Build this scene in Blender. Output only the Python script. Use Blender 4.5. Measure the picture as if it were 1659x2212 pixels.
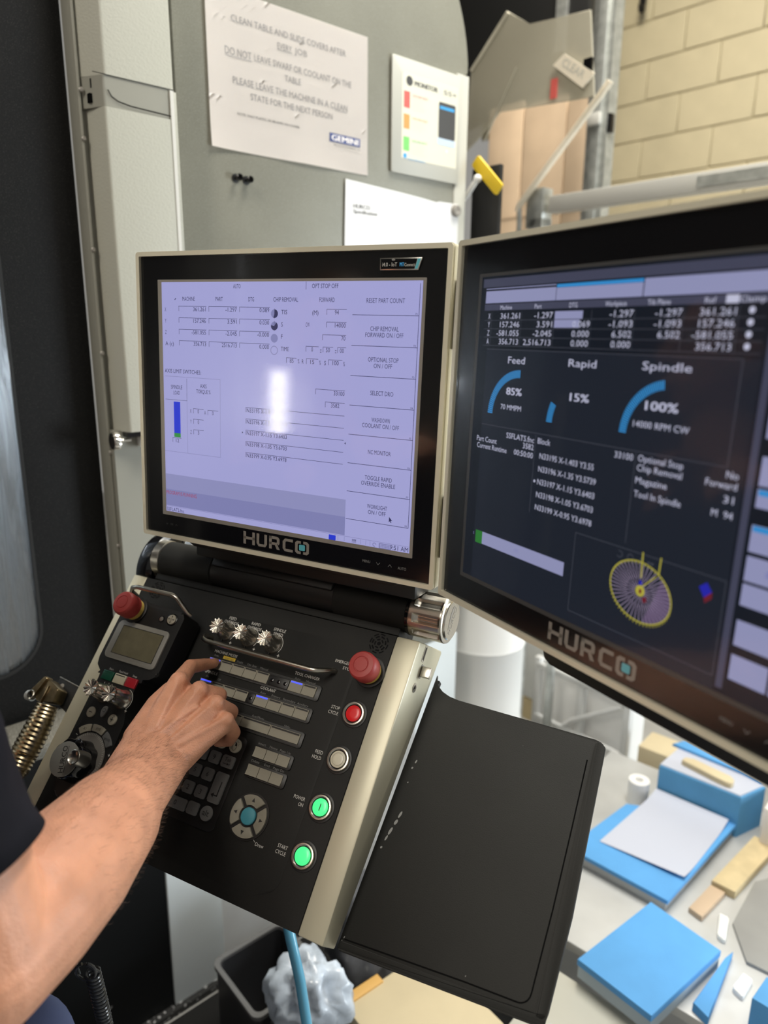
import bpy, bmesh, math, random
from mathutils import Vector, Matrix, noise
random.seed(7)
for o in list(bpy.data.objects): bpy.data.objects.remove(o)
S = bpy.context.scene
COL = S.collection

# ------------------------------------------------------------------ camera
cam = bpy.data.cameras.new('camera')
cam.sensor_fit = 'VERTICAL'; cam.sensor_height = 36; cam.sensor_width = 27
cam.lens = 25.352; cam.clip_start = 0.02; cam.clip_end = 60
cam.dof.use_dof = True; cam.dof.focus_distance = 0.90; cam.dof.aperture_fstop = 3.4
camo = bpy.data.objects.new('camera', cam); COL.objects.link(camo)
camo.matrix_world = Matrix(((0.999968, -0.007991, 0.0, 0), (0.001949, 0.243885, -0.969802, 0),
                            (0.00775, 0.969771, 0.243893, 1.69), (0, 0, 0, 1)))
S.camera = camo

# ------------------------------------------------------------------ world and exposure
w = bpy.data.worlds.new('world'); S.world = w; w.use_nodes = True
w.node_tree.nodes['Background'].inputs[0].default_value = (1.0, 0.97, 0.90, 1)
w.node_tree.nodes['Background'].inputs[1].default_value = 0.30
S.view_settings.view_transform = 'Standard'; S.view_settings.look = 'None'
S.view_settings.exposure = 0.0; S.view_settings.gamma = 1.0
S.view_settings.use_curve_mapping = False

# ------------------------------------------------------------------ lights
def area(name, loc, to, sx, sy, watt, col):
    l = bpy.data.lights.new(name, 'AREA'); l.shape = 'RECTANGLE'; l.size = sx; l.size_y = sy
    l.energy = watt; l.color = col
    o = bpy.data.objects.new(name, l); COL.objects.link(o)
    o.location = loc
    o.rotation_euler = (Vector(to) - Vector(loc)).to_track_quat('-Z', 'Y').to_euler()
    return o
# daylight through the roller door on the right of the workshop
area('roller_door_daylight', (4.4, 2.0, 1.00), (0.3, 1.4, 0.7), 3.0, 2.0, 400, (0.86, 0.94, 1.0))
area('roof_skylight', (1.5, 1.5, 4.3), (1.25, 2.1, 0.2), 1.6, 1.6, 50, (0.90, 0.96, 1.0))  # added fill from above, brightens the pale things at the right
# rows of workshop lamps under the roof
area('roof_lamp_row', (0.9, 2.2, 4.3), (0.9, 2.4, 0), 0.5, 3.2, 165, (1.0, 0.93, 0.80))
area('roof_lamp_row', (-1.3, -1.0, 4.2), (-0.6, 0.6, 1.0), 0.5, 2.6, 92, (1.0, 0.93, 0.82))

# ------------------------------------------------------------------ materials
def mat(name, col, rough=0.5, metal=0.0, spec=0.5, bump=0, bscale=200, var=0, vscale=30, emit=None, estr=0, speck=None, sss=0, coat=0):
    m = bpy.data.materials.new(name); m.use_nodes = True
    nt = m.node_tree; b = nt.nodes['Principled BSDF']
    b.inputs['Base Color'].default_value = (*col, 1); b.inputs['Roughness'].default_value = rough
    b.inputs['Metallic'].default_value = metal; b.inputs['Specular IOR Level'].default_value = spec
    b.inputs['Coat Weight'].default_value = coat
    if emit: 
        b.inputs['Emission Color'].default_value = (*emit, 1); b.inputs['Emission Strength'].default_value = estr
    if sss:
        b.inputs['Subsurface Weight'].default_value = sss; b.inputs['Subsurface Radius'].default_value = (0.012, 0.004, 0.002)
        b.inputs['Subsurface Scale'].default_value = 0.35
    tc = nt.nodes.new('ShaderNodeTexCoord')
    src = None
    if var:
        n = nt.nodes.new('ShaderNodeTexNoise'); n.inputs['Scale'].default_value = vscale; n.inputs['Detail'].default_value = 4
        nt.links.new(tc.outputs['Object'], n.inputs['Vector'])
        r = nt.nodes.new('ShaderNodeValToRGB')
        r.color_ramp.elements[0].position = 0.3; r.color_ramp.elements[1].position = 0.7
        r.color_ramp.elements[0].color = (*[max(0, c * (1 - var)) for c in col], 1)
        r.color_ramp.elements[1].color = (*[min(1, c * (1 + var)) for c in col], 1)
        nt.links.new(n.outputs['Fac'], r.inputs['Fac']); src = r.outputs['Color']
    if speck:
        sc, thr, scol = speck
        v = nt.nodes.new('ShaderNodeTexNoise'); v.inputs['Scale'].default_value = sc; v.inputs['Detail'].default_value = 1
        nt.links.new(tc.outputs['Object'], v.inputs['Vector'])
        r = nt.nodes.new('ShaderNodeValToRGB')
        r.color_ramp.elements[0].position = thr; r.color_ramp.elements[1].position = min(1, thr + 0.04)
        nt.links.new(v.outputs['Fac'], r.inputs['Fac'])
        mx = nt.nodes.new('ShaderNodeMixRGB'); mx.inputs[1].default_value = (*col, 1); mx.inputs[2].default_value = (*scol, 1)
        if src: nt.links.new(src, mx.inputs[1])
        nt.links.new(r.outputs['Color'], mx.inputs[0]); src = mx.outputs[0]
    if src: nt.links.new(src, b.inputs['Base Color'])
    if bump:
        n = nt.nodes.new('ShaderNodeTexNoise'); n.inputs['Scale'].default_value = bscale; n.inputs['Detail'].default_value = 3
        nt.links.new(tc.outputs['Object'], n.inputs['Vector'])
        bp = nt.nodes.new('ShaderNodeBump'); bp.inputs['Strength'].default_value = bump; bp.inputs['Distance'].default_value = 0.001
        nt.links.new(n.outputs['Fac'], bp.inputs['Height']); nt.links.new(bp.outputs['Normal'], b.inputs['Normal'])
    return m

def emis(name, col, s):
    m = bpy.data.materials.new(name); m.use_nodes = True; nt = m.node_tree
    nt.nodes.remove(nt.nodes['Principled BSDF'])
    e = nt.nodes.new('ShaderNodeEmission'); e.inputs[0].default_value = (*col, 1); e.inputs[1].default_value = s
    nt.links.new(e.outputs[0], nt.nodes['Material Output'].inputs[0]); return m

def glass(name, rough=0.03, tint=(1, 1, 1), base=0.0, haze=0.0):
    """thin pane: clear with a fresnel reflection (two lobes, one smeared by finger marks)"""
    m = bpy.data.materials.new(name); m.use_nodes = True; nt = m.node_tree
    nt.nodes.remove(nt.nodes['Principled BSDF'])
    tr = nt.nodes.new('ShaderNodeBsdfTransparent'); tr.inputs[0].default_value = (*tint, 1)
    g = nt.nodes.new('ShaderNodeBsdfGlossy'); g.inputs['Roughness'].default_value = rough
    g2 = nt.nodes.new('ShaderNodeBsdfGlossy'); g2.inputs['Roughness'].default_value = 0.23
    mg = nt.nodes.new('ShaderNodeMixShader'); mg.inputs[0].default_value = haze
    nt.links.new(g.outputs[0], mg.inputs[1]); nt.links.new(g2.outputs[0], mg.inputs[2])
    f = nt.nodes.new('ShaderNodeFresnel'); f.inputs[0].default_value = 1.5
    ad = nt.nodes.new('ShaderNodeMath'); ad.operation = 'ADD'; ad.inputs[1].default_value = base
    nt.links.new(f.outputs[0], ad.inputs[0])
    ge = nt.nodes.new('ShaderNodeNewGeometry'); fr = nt.nodes.new('ShaderNodeMath'); fr.operation = 'SUBTRACT'; fr.inputs[0].default_value = 1.0
    nt.links.new(ge.outputs['Backfacing'], fr.inputs[1])
    ml = nt.nodes.new('ShaderNodeMath'); ml.operation = 'MULTIPLY'
    nt.links.new(ad.outputs[0], ml.inputs[0]); nt.links.new(fr.outputs[0], ml.inputs[1])
    mx = nt.nodes.new('ShaderNodeMixShader')
    nt.links.new(ml.outputs[0], mx.inputs[0]); nt.links.new(tr.outputs[0], mx.inputs[1]); nt.links.new(mg.outputs[0], mx.inputs[2])
    nt.links.new(mx.outputs[0], nt.nodes['Material Output'].inputs[0]); return m

M = {}
M['console_black'] = mat('console_black', (0.0085, 0.0085, 0.0075), 0.6, spec=0.28, bump=0.12, bscale=900, var=0.25, vscale=14)
M['plastic_black'] = mat('plastic_black', (0.008, 0.008, 0.008), 0.45)
M['tray_black'] = mat('tray_black', (0.0080, 0.0080, 0.0068), 0.65, spec=0.3, bump=0.15, bscale=700, var=0.15, vscale=8, speck=(60, 0.78, (0.10, 0.10, 0.10)))
M['groove'] = mat('groove_black', (0.003, 0.003, 0.003), 0.8, spec=0.05)
M['gloss_black'] = mat('gloss_black', (0.004, 0.004, 0.005), 0.12)
M['silver'] = mat('champagne_silver', (0.50, 0.47, 0.355), 0.40, 0.25, bump=0.04, bscale=1500)
M['frame'] = mat('monitor_frame', (0.70, 0.66, 0.52), 0.36, 0.3)
M['steel'] = mat('brushed_steel', (0.55, 0.52, 0.46), 0.28, 1.0, bump=0.05, bscale=600)
M['chrome'] = mat('chrome', (0.86, 0.80, 0.70), 0.27, 1.0)
M['alloy'] = mat('polished_alloy', (0.80, 0.77, 0.71), 0.20, 1.0)
M['bronze'] = mat('bronze', (0.34, 0.27, 0.165), 0.28, 1.0, var=0.35, vscale=60)
M['key'] = mat('key_grey', (0.245, 0.23, 0.18), 0.5)
M['keypad'] = mat('keypad_grey', (0.15, 0.15, 0.145), 0.55)
M['padlight'] = mat('pad_light', (0.40, 0.37, 0.29), 0.5)
M['print_white'] = mat('print_white', (0.62, 0.61, 0.57), 0.5)
M['print_dim'] = mat('print_dim', (0.17, 0.17, 0.165), 0.5)
M['print_black'] = mat('print_black', (0.015, 0.015, 0.015), 0.5)
M['yellow'] = mat('label_yellow', (0.62, 0.43, 0.03), 0.5)
M['red'] = mat('button_red', (0.36, 0.038, 0.034), 0.5)
M['collar_yellow'] = mat('collar_yellow', (0.60, 0.43, 0.10), 0.5)
M['red_lens'] = mat('lens_red', (0.52, 0.012, 0.015), 0.3, emit=(0.9, 0.01, 0.01), estr=0.12)
M['white_lens'] = mat('lens_white', (0.58, 0.54, 0.42), 0.35)
M['green_lens'] = mat('lens_green', (0.05, 0.6, 0.2), 0.3, emit=(0.06, 0.92, 0.25), estr=0.85)
M['blue_led'] = mat('led_blue', (0.05, 0.08, 0.7), 0.4, emit=(0.07, 0.10, 1.0), estr=0.9)
M['teal'] = mat('teal_key', (0.055, 0.27, 0.34), 0.4)
M['pend_green'] = mat('pendant_green', (0.008, 0.075, 0.045), 0.25)
M['pend_white'] = mat('pendant_white', (0.60, 0.56, 0.42), 0.35)
M['pend_red'] = mat('pendant_red', (0.42, 0.010, 0.022), 0.3)
M['lcd'] = mat('lcd_olive', (0.155, 0.14, 0.085), 0.25, var=0.12, vscale=60)
M['lcd_bezel'] = mat('lcd_bezel', (0.25, 0.245, 0.22), 0.42)
M['wheel_disc'] = mat('wheel_disc_grey', (0.30, 0.295, 0.265), 0.4, 0.2)
M['chip'] = mat('chip_grey', (0.16, 0.16, 0.15), 0.6)
M['lamp_cover'] = mat('lamp_cover', (0.8, 0.8, 0.78), 0.4)
# left screen
M['scrL'] = emis('screen_lavender', (0.365, 0.365, 0.66), 1.0)
M['scrL_band'] = emis('screen_band', (0.27, 0.275, 0.50), 1.0)
M['scrL_band2'] = emis('screen_band_dark', (0.215, 0.22, 0.44), 1.0)
M['scrL_ink'] = emis('screen_ink', (0.035, 0.035, 0.10), 1.0)
M['scrL_faint'] = emis('screen_faint_ink', (0.20, 0.20, 0.40), 1.0)
M['scrL_red'] = emis('screen_red', (0.36, 0.05, 0.10), 1.0)
M['scrL_blue'] = emis('screen_blue', (0.025, 0.045, 0.60), 1.0)
M['scrL_green'] = emis('screen_green', (0.04, 0.26, 0.06), 1.0)
# right screen
M['scrR'] = emis('screen_dark', (0.0085, 0.011, 0.017), 1.0)
M['scrR_panel'] = emis('screen_dark_panel', (0.0135, 0.017, 0.026), 1.0)
M['scrR_line'] = emis('screen_grey_line', (0.06, 0.065, 0.085), 1.0)
M['scrR_text'] = emis('screen_text', (0.50, 0.51, 0.66), 1.0)
M['scrR_lav'] = emis('screen_lavender_bar', (0.27, 0.28, 0.46), 1.0)
M['scrR_hdr'] = emis('screen_header', (0.055, 0.058, 0.095), 1.0)
M['scrR_blue'] = emis('screen_cyan', (0.035, 0.25, 0.58), 1.0)
M['scrR_green'] = emis('screen_green_bar', (0.025, 0.17, 0.03), 1.0)
M['scrR_yellow'] = emis('screen_yellow', (0.42, 0.38, 0.05), 1.0)
M['scrR_mauve'] = emis('screen_mauve', (0.34, 0.27, 0.40), 1.0)
M['scrR_mauve_dim'] = emis('screen_dim_mauve', (0.085, 0.058, 0.115), 1.0)
M['scrR_navy'] = emis('screen_navy', (0.02, 0.02, 0.36), 1.0)
M['scrR_maroon'] = emis('screen_maroon', (0.14, 0.015, 0.025), 1.0)
M['glass'] = glass('cover_glass', 0.06, haze=0.5)
M['logo_grey'] = mat('logo_grey', (0.30, 0.28, 0.25), 0.4, 0.3)
M['logo_teal'] = mat('logo_teal', (0.10, 0.42, 0.50), 0.4)
M['osd'] = mat('osd_grey', (0.20, 0.20, 0.20), 0.5)
M['osd_dim'] = mat('osd_dim', (0.05, 0.05, 0.05), 0.5)
# machine
M['panel_grey'] = mat('panel_grey', (0.255, 0.250, 0.205), 0.36, 0.15, bump=0.5, bscale=420, var=0.10, vscale=5, speck=(650, 0.62, (0.40, 0.395, 0.34)))
M['column'] = mat('column_pale_grey', (0.43, 0.425, 0.365), 0.45, bump=0.55, bscale=230)
M['column_plain'] = mat('column_plain_grey', (0.27, 0.265, 0.225), 0.5)
M['cover_white'] = mat('cover_white', (0.80, 0.86, 0.88), 0.4, var=0.03, vscale=5)
M['door_black'] = mat('door_black', (0.0045, 0.0045, 0.0045), 0.5, spec=0.2, bump=0.5, bscale=500, speck=(700, 0.66, (0.06, 0.056, 0.052)))
M['base_black'] = mat('base_black', (0.005, 0.0055, 0.006), 0.5, spec=0.25, speck=(45, 0.76, (0.2, 0.2, 0.2)))
M['sill'] = mat('sill_grey', (0.12, 0.115, 0.095), 0.7, speck=(480, 0.60, (0.32, 0.31, 0.28)), bump=0.3, bscale=700)
M['swarf'] = mat('kick_black', (0.012, 0.012, 0.012), 0.6, speck=(110, 0.64, (0.35, 0.35, 0.35)))
M['interior'] = mat('interior_grey', (0.40, 0.42, 0.44), 0.5)
M['paper'] = mat('paper', (0.86, 0.81, 0.77), 0.55)
M['paper2'] = mat('paper_cool', (0.80, 0.80, 0.80), 0.55)
M['poster_paper'] = mat('poster_paper', (0.72, 0.70, 0.58), 0.45)
M['holder'] = mat('holder_grey', (0.50, 0.495, 0.44), 0.5)
M['ink_grey'] = mat('ink_grey', (0.30, 0.285, 0.28), 0.6)
M['ink_black'] = mat('ink_black', (0.06, 0.06, 0.06), 0.6)
M['ink_pale'] = mat('ink_pale', (0.55, 0.55, 0.54), 0.6)
M['ink_navy'] = mat('ink_navy', (0.05, 0.075, 0.22), 0.5)
M['ink_red'] = mat('ink_red', (0.72, 0.13, 0.11), 0.5)
M['ink_orange'] = mat('ink_orange', (0.80, 0.33, 0.10), 0.5)
M['ink_green'] = mat('ink_green', (0.20, 0.60, 0.16), 0.5)
M['ink_blue'] = mat('ink_blue', (0.05, 0.36, 0.75), 0.5)
M['ink_paleblue'] = mat('ink_paleblue', (0.55, 0.68, 0.82), 0.5)
# workshop
M['floor'] = mat('floor_concrete', (0.34, 0.335, 0.32), 0.6, var=0.2, vscale=3, bump=0.2, bscale=60)
M['block'] = mat('block_cream', (0.47, 0.41, 0.27), 0.7, bump=0.4, bscale=90, var=0.04, vscale=8)
M['mortar'] = mat('mortar_cream', (0.39, 0.335, 0.215), 0.8)
M['ceiling'] = mat('ceiling_sheet', (0.30, 0.29, 0.27), 0.8)
M['wall_dull'] = mat('wall_dull', (0.22, 0.21, 0.19), 0.8)
M['board'] = mat('board_pinkish', (0.56, 0.42, 0.29), 0.6, var=0.08, vscale=6)
M['galv'] = mat('galvanised', (0.42, 0.43, 0.41), 0.42, 0.7, var=0.2, vscale=30)
M['galv_light'] = mat('galvanised_light', (0.62, 0.61, 0.57), 0.4, 0.3)
M['acrylic'] = mat('dusty_sheet', (0.46, 0.43, 0.34), 0.5, var=0.2, vscale=9)
M['stick'] = mat('stick_cream', (0.82, 0.74, 0.60), 0.6)
M['tag_yellow'] = mat('tag_yellow', (0.70, 0.48, 0.01), 0.5)
M['white'] = mat('white_plastic', (0.86, 0.86, 0.85), 0.5)
M['drum'] = mat('drum_white', (0.85, 0.85, 0.83), 0.5)
M['wrap'] = mat('wrap_white', (0.85, 0.86, 0.84), 0.35, bump=0.6, bscale=25, var=0.06, vscale=10)
M['tape_blue'] = mat('tape_blue', (0.05, 0.09, 0.60), 0.5)
M['cage'] = mat('cage_grey', (0.66, 0.67, 0.67), 0.5, 0.1)
M['foam_blue'] = mat('foam_blue', (0.10, 0.35, 0.72), 0.75, var=0.05, vscale=12)
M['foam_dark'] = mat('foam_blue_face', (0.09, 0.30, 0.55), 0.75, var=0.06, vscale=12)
M['foam_edge'] = mat('foam_edge', (0.42, 0.50, 0.56), 0.8)
M['paper_blue'] = mat('paper_bluish', (0.50, 0.53, 0.63), 0.6)
M['wood'] = mat('wood_pale', (0.62, 0.50, 0.29), 0.7, var=0.15, vscale=18)
M['card'] = mat('cardboard_pale', (0.58, 0.49, 0.32), 0.7, var=0.06, vscale=7)
M['orange_card'] = mat('orange_card', (0.62, 0.36, 0.10), 0.6)
M['bench'] = mat('bench_grey', (0.50, 0.505, 0.50), 0.5, 0.2, var=0.12, vscale=6)
M['side_sheet'] = mat('side_sheet_grey', (0.55, 0.555, 0.55), 0.45, var=0.08, vscale=5)
M['rim_grey'] = mat('rim_grey', (0.12, 0.12, 0.12), 0.5)
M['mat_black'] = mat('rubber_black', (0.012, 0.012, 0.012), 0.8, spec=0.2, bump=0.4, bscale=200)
M['bench_dark'] = mat('board_grey', (0.30, 0.30, 0.29), 0.6, var=0.12, vscale=6)
M['tub'] = mat('tub_grey', (0.035, 0.035, 0.038), 0.35, bump=0.3, bscale=30)
M['bag'] = mat('bag_plastic', (0.46, 0.52, 0.60), 0.25, var=0.4, vscale=18)
M['bag_grey'] = mat('bag_grey', (0.13, 0.135, 0.15), 0.3, var=0.5, vscale=12)
M['hose_blue'] = mat('hose_blue', (0.10, 0.34, 0.50), 0.25)
M['coil'] = mat('coil_black', (0.035, 0.036, 0.038), 0.22)
# person
M['shirt'] = mat('shirt_charcoal', (0.0085, 0.0085, 0.012), 0.9, spec=0.12, bump=0.4, bscale=900, var=0.2, vscale=20)
M['trousers'] = mat('trousers_navy', (0.085, 0.11, 0.23), 0.85, bump=0.3, bscale=700)
M['shoe'] = mat('shoe_black', (0.02, 0.02, 0.02), 0.5)
M['hair'] = mat('hair_brown', (0.085, 0.045, 0.025), 0.5)
M['nail'] = mat('nail', (0.62, 0.36, 0.28), 0.3)
M['eye'] = mat('eye_white', (0.7, 0.7, 0.68), 0.3)
def skin_mat():
    m = mat('skin', (0.58, 0.275, 0.165), 0.48, sss=0.12, var=0.16, vscale=26)
    nt = m.node_tree; b = nt.nodes['Principled BSDF']
    tc = nt.nodes.new('ShaderNodeTexCoord')
    v = nt.nodes.new('ShaderNodeTexVoronoi'); v.inputs['Scale'].default_value = 520
    n = nt.nodes.new('ShaderNodeTexNoise'); n.inputs['Scale'].default_value = 120; n.inputs['Detail'].default_value = 4
    nt.links.new(tc.outputs['Object'], v.inputs['Vector']); nt.links.new(tc.outputs['Object'], n.inputs['Vector'])
    a = nt.nodes.new('ShaderNodeMath'); a.operation = 'ADD'
    nt.links.new(v.outputs['Distance'], a.inputs[0]); nt.links.new(n.outputs['Fac'], a.inputs[1])
    bp = nt.nodes.new('ShaderNodeBump'); bp.inputs['Strength'].default_value = 0.28; bp.inputs['Distance'].default_value = 0.0012
    nt.links.new(a.outputs[0], bp.inputs['Height']); nt.links.new(bp.outputs['Normal'], b.inputs['Normal'])
    return m
M['skin'] = skin_mat()
def wet_glass():
    """machine window: clear pane with milky coolant running down it in streaks"""
    m = bpy.data.materials.new('wet_window'); m.use_nodes = True; nt = m.node_tree
    nt.nodes.remove(nt.nodes['Principled BSDF'])
    tc = nt.nodes.new('ShaderNodeTexCoord'); mp = nt.nodes.new('ShaderNodeMapping')
    mp.inputs['Scale'].default_value = (70, 5.0, 70)
    nt.links.new(tc.outputs['Object'], mp.inputs[0])
    n = nt.nodes.new('ShaderNodeTexNoise'); n.inputs['Scale'].default_value = 1.0; n.inputs['Detail'].default_value = 5; n.inputs['Distortion'].default_value = 0.6
    nt.links.new(mp.outputs[0], n.inputs['Vector'])
    r = nt.nodes.new('ShaderNodeValToRGB'); r.color_ramp.elements[0].position = 0.42; r.color_ramp.elements[1].position = 0.66
    r.color_ramp.elements[0].color = (0.15, 0.15, 0.15, 1); r.color_ramp.elements[1].color = (0.85, 0.85, 0.85, 1)
    nt.links.new(n.outputs['Fac'], r.inputs['Fac'])
    tr = nt.nodes.new('ShaderNodeBsdfTransparent')
    tl = nt.nodes.new('ShaderNodeBsdfTranslucent'); tl.inputs[0].default_value = (0.6, 0.64, 0.68, 1)
    gl = nt.nodes.new('ShaderNodeBsdfGlossy'); gl.inputs['Roughness'].default_value = 0.15
    m1 = nt.nodes.new('ShaderNodeMixShader'); m2 = nt.nodes.new('ShaderNodeMixShader'); m2.inputs[0].default_value = 0.08
    nt.links.new(r.outputs['Color'], m1.inputs[0]); nt.links.new(tr.outputs[0], m1.inputs[1]); nt.links.new(tl.outputs[0], m1.inputs[2])
    nt.links.new(m1.outputs[0], m2.inputs[1]); nt.links.new(gl.outputs[0], m2.inputs[2])
    bp = nt.nodes.new('ShaderNodeBump'); bp.inputs['Strength'].default_value = 0.5
    nt.links.new(n.outputs['Fac'], bp.inputs['Height']); nt.links.new(bp.outputs['Normal'], gl.inputs['Normal'])
    nt.links.new(m2.outputs[0], nt.nodes['Material Output'].inputs[0]); return m
M['wet'] = wet_glass()
def film(name, col, op):
    m = bpy.data.materials.new(name); m.use_nodes = True; nt = m.node_tree
    b = nt.nodes['Principled BSDF']; b.inputs['Base Color'].default_value = (*col, 1); b.inputs['Roughness'].default_value = 0.3
    b.inputs['Alpha'].default_value = op
    return m
M['film'] = film('clear_dusty_sheet', (0.46, 0.43, 0.34), 0.62)

# ------------------------------------------------------------------ mesh helpers
_tc = {}
def text_geo(s):
    """outline mesh of a string in the built-in font, scaled to cap height 1"""
    if s in _tc: return _tc[s]
    cu = bpy.data.curves.new('t', 'FONT'); cu.body = s; cu.size = 1; cu.resolution_u = 2
    ob = bpy.data.objects.new('t', cu); COL.objects.link(ob)
    me = bpy.data.meshes.new_from_object(ob.evaluated_get(bpy.context.evaluated_depsgraph_get()))
    vs = [(v.co.x, v.co.y) for v in me.vertices]; fs = [tuple(p.vertices) for p in me.polygons]
    bpy.data.objects.remove(ob); bpy.data.curves.remove(cu); bpy.data.meshes.remove(me)
    _tc[s] = (vs, fs); return _tc[s]
CAP = max(v[1] for v in text_geo('H')[0])

def rrect(x0, y0, x1, y1, r, n=5):
    pts = []
    for cx, cy, a in ((x1 - r, y1 - r, 0), (x0 + r, y1 - r, 90), (x0 + r, y0 + r, 180), (x1 - r, y0 + r, 270)):
        for i in range(n + 1):
            t = math.radians(a + 90 * i / n); pts.append((cx + r * math.cos(t), cy + r * math.sin(t)))
    return pts
def circ(cx, cy, r, n=32, a0=0, a1=360, ry=None):
    ry = ry or r; full = abs(a1 - a0) >= 359.9; m = n if full else n + 1
    return [(cx + r * math.cos(math.radians(a0 + (a1 - a0) * i / n)), cy + ry * math.sin(math.radians(a0 + (a1 - a0) * i / n))) for i in range(m)]
def roundpoly(pts, r, n=5):
    """round the corners of a polygon; r one number or one per corner"""
    out = []; N = len(pts)
    for i in range(N):
        p = Vector(pts[i]); a = Vector(pts[i - 1]); b = Vector(pts[(i + 1) % N]); rr = r[i] if isinstance(r, (list, tuple)) else r
        if rr <= 0: out.append(tuple(p)); continue
        d1 = (a - p).normalized(); d2 = (b - p).normalized()
        ang = d1.angle(d2); L = min(rr / math.tan(ang / 2), (a - p).length * .49, (b - p).length * .49)
        p1 = p + d1 * L; p2 = p + d2 * L
        for k in range(n + 1):
            t = k / n; out.append(tuple((1 - t) ** 2 * p1 + 2 * t * (1 - t) * p + t * t * p2))
    return out

class MB:
    """collects shapes in one mesh; s scales the numbers given (0.001: millimetres)"""
    def __init__(self, s=1.0): self.bm = bmesh.new(); self.s = s; self.X = Matrix.Identity(4)
    def _merge(self, b, smooth=None):
        if smooth is not None:
            for f in b.faces: f.smooth = smooth
        b.transform(self.X); me = bpy.data.meshes.new('tmp'); b.to_mesh(me); b.free()
        self.bm.from_mesh(me); bpy.data.meshes.remove(me); return self
    def box(self, x0, y0, z0, x1, y1, z1, bev=0, seg=2):
        s = self.s; b = bmesh.new(); bmesh.ops.create_cube(b, size=1)
        for v in b.verts:
            v.co = Vector(((x0 + x1) / 2 + v.co.x * (x1 - x0), (y0 + y1) / 2 + v.co.y * (y1 - y0), (z0 + z1) / 2 + v.co.z * (z1 - z0))) * s
        if bev:
            bmesh.ops.bevel(b, geom=b.edges[:], offset=bev * s, segments=seg, affect='EDGES', profile=0.5)
            b.normal_update()
            for f in b.faces: f.smooth = max(abs(c) for c in f.normal) < 0.9995
        return self._merge(b)
    def prism(self, pts, z0, z1, bev=0, seg=2, hole=None, smooth=None):
        """polygon in x,y from z0 (back) to z1 (front); bev rounds the front rim"""
        s = self.s; b = bmesh.new()
        area2 = sum(pts[i - 1][0] * pts[i][1] - pts[i][0] * pts[i - 1][1] for i in range(len(pts)))
        if area2 < 0: pts = pts[::-1]
        if hole:
            ho = hole if sum(hole[i - 1][0] * hole[i][1] - hole[i][0] * hole[i - 1][1] for i in range(len(hole))) > 0 else hole[::-1]
            n = len(pts)
            def ring(P, z): return [b.verts.new((x * s, y * s, z * s)) for x, y in P]
            a0, a1, h0, h1 = ring(pts, z0), ring(pts, z1), ring(ho, z0), ring(ho, z1)
            for i in range(n): b.faces.new((a0[i - 1], a0[i], a1[i], a1[i - 1]))
            for i in range(len(ho)): b.faces.new((h0[i], h0[i - 1], h1[i - 1], h1[i]))
            for A, H, up in ((a1, h1, 1), (a0, h0, 0)):
                ed = [b.edges.get((A[i - 1], A[i])) or b.edges.new((A[i - 1], A[i])) for i in range(len(A))]
                ed += [b.edges.get((H[i - 1], H[i])) or b.edges.new((H[i - 1], H[i])) for i in range(len(H))]
                bmesh.ops.triangle_fill(b, edges=ed, use_beauty=True, normal=(0, 0, 1 if up else -1))
            bmesh.ops.recalc_face_normals(b, faces=b.faces[:])
            return self._merge(b, False)
        lo = [b.verts.new((x * s, y * s, z0 * s)) for x, y in pts]; hi = [b.verts.new((x * s, y * s, z1 * s)) for x, y in pts]
        n = len(pts)
        for i in range(n): b.faces.new((lo[i - 1], lo[i], hi[i], hi[i - 1]))
        top = b.faces.new(hi); b.faces.new(lo[::-1])
        if bev:
            bmesh.ops.bevel(b, geom=[e for e in top.edges], offset=bev * s, segments=seg, affect='EDGES', profile=0.5)
            b.normal_update()
            for f in b.faces: f.smooth = abs(f.normal.z) < 0.9995
            return self._merge(b)
        return self._merge(b, bool(smooth))
    def flat(self, pts, z):
        s = self.s; b = bmesh.new()
        a2 = sum(pts[i - 1][0] * pts[i][1] - pts[i][0] * pts[i - 1][1] for i in range(len(pts)))
        if a2 < 0: pts = pts[::-1]
        b.faces.new([b.verts.new((x * s, y * s, z * s)) for x, y in pts]); return self._merge(b)
    def rect(self, x0, y0, x1, y1, z): return self.flat([(x0, y0), (x1, y0), (x1, y1), (x0, y1)], z)
    def line(self, p, q, wd, z):
        p = Vector(p); q = Vector(q); d = (q - p).normalized(); n = Vector((-d.y, d.x)) * wd / 2
        return self.flat([tuple(p - n), tuple(q - n), tuple(q + n), tuple(p + n)], z)
    def arc(self, cx, cy, r0, r1, a0, a1, z, n=24):
        o = circ(cx, cy, r1, n, a0, a1); i = circ(cx, cy, r0, n, a0, a1)
        if abs(a1 - a0) >= 359.9: o.append(o[0]); i.append(i[0])
        for k in range(len(o) - 1): self.flat([i[k], o[k], o[k + 1], i[k + 1]], z)
        return self
    def text(self, t, x, y, h, w=None, al='l', z=0.0, rot=0, sx=1.0, bold=0):
        """t with its cap height h, left/centre/right at x, vertically centred on y"""
        vs, fs = text_geo(t)
        if not vs: return self
        x0 = min(v[0] for v in vs); x1 = max(v[0] for v in vs); k = h / CAP
        kx = (w / (x1 - x0)) if w else k * sx
        W = (x1 - x0) * kx; ox = {'l': 0, 'c': -W / 2, 'r': -W}[al]; c, s_ = math.cos(rot), math.sin(rot); s = self.s
        for dx in ([0] if not bold else [-bold, bold]):
            b = bmesh.new(); V = []
            for vx, vy in vs:
                px = (vx - x0) * kx + ox + dx; py = vy * k - h / 2
                V.append(b.verts.new(((x + c * px - s_ * py) * s, (y + s_ * px + c * py) * s, (z + (0.01 if dx > 0 else 0)) * s)))
            for f in fs:
                try: b.faces.new([V[i] for i in f])
                except ValueError: pass
            self._merge(b)
        return self
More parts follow.
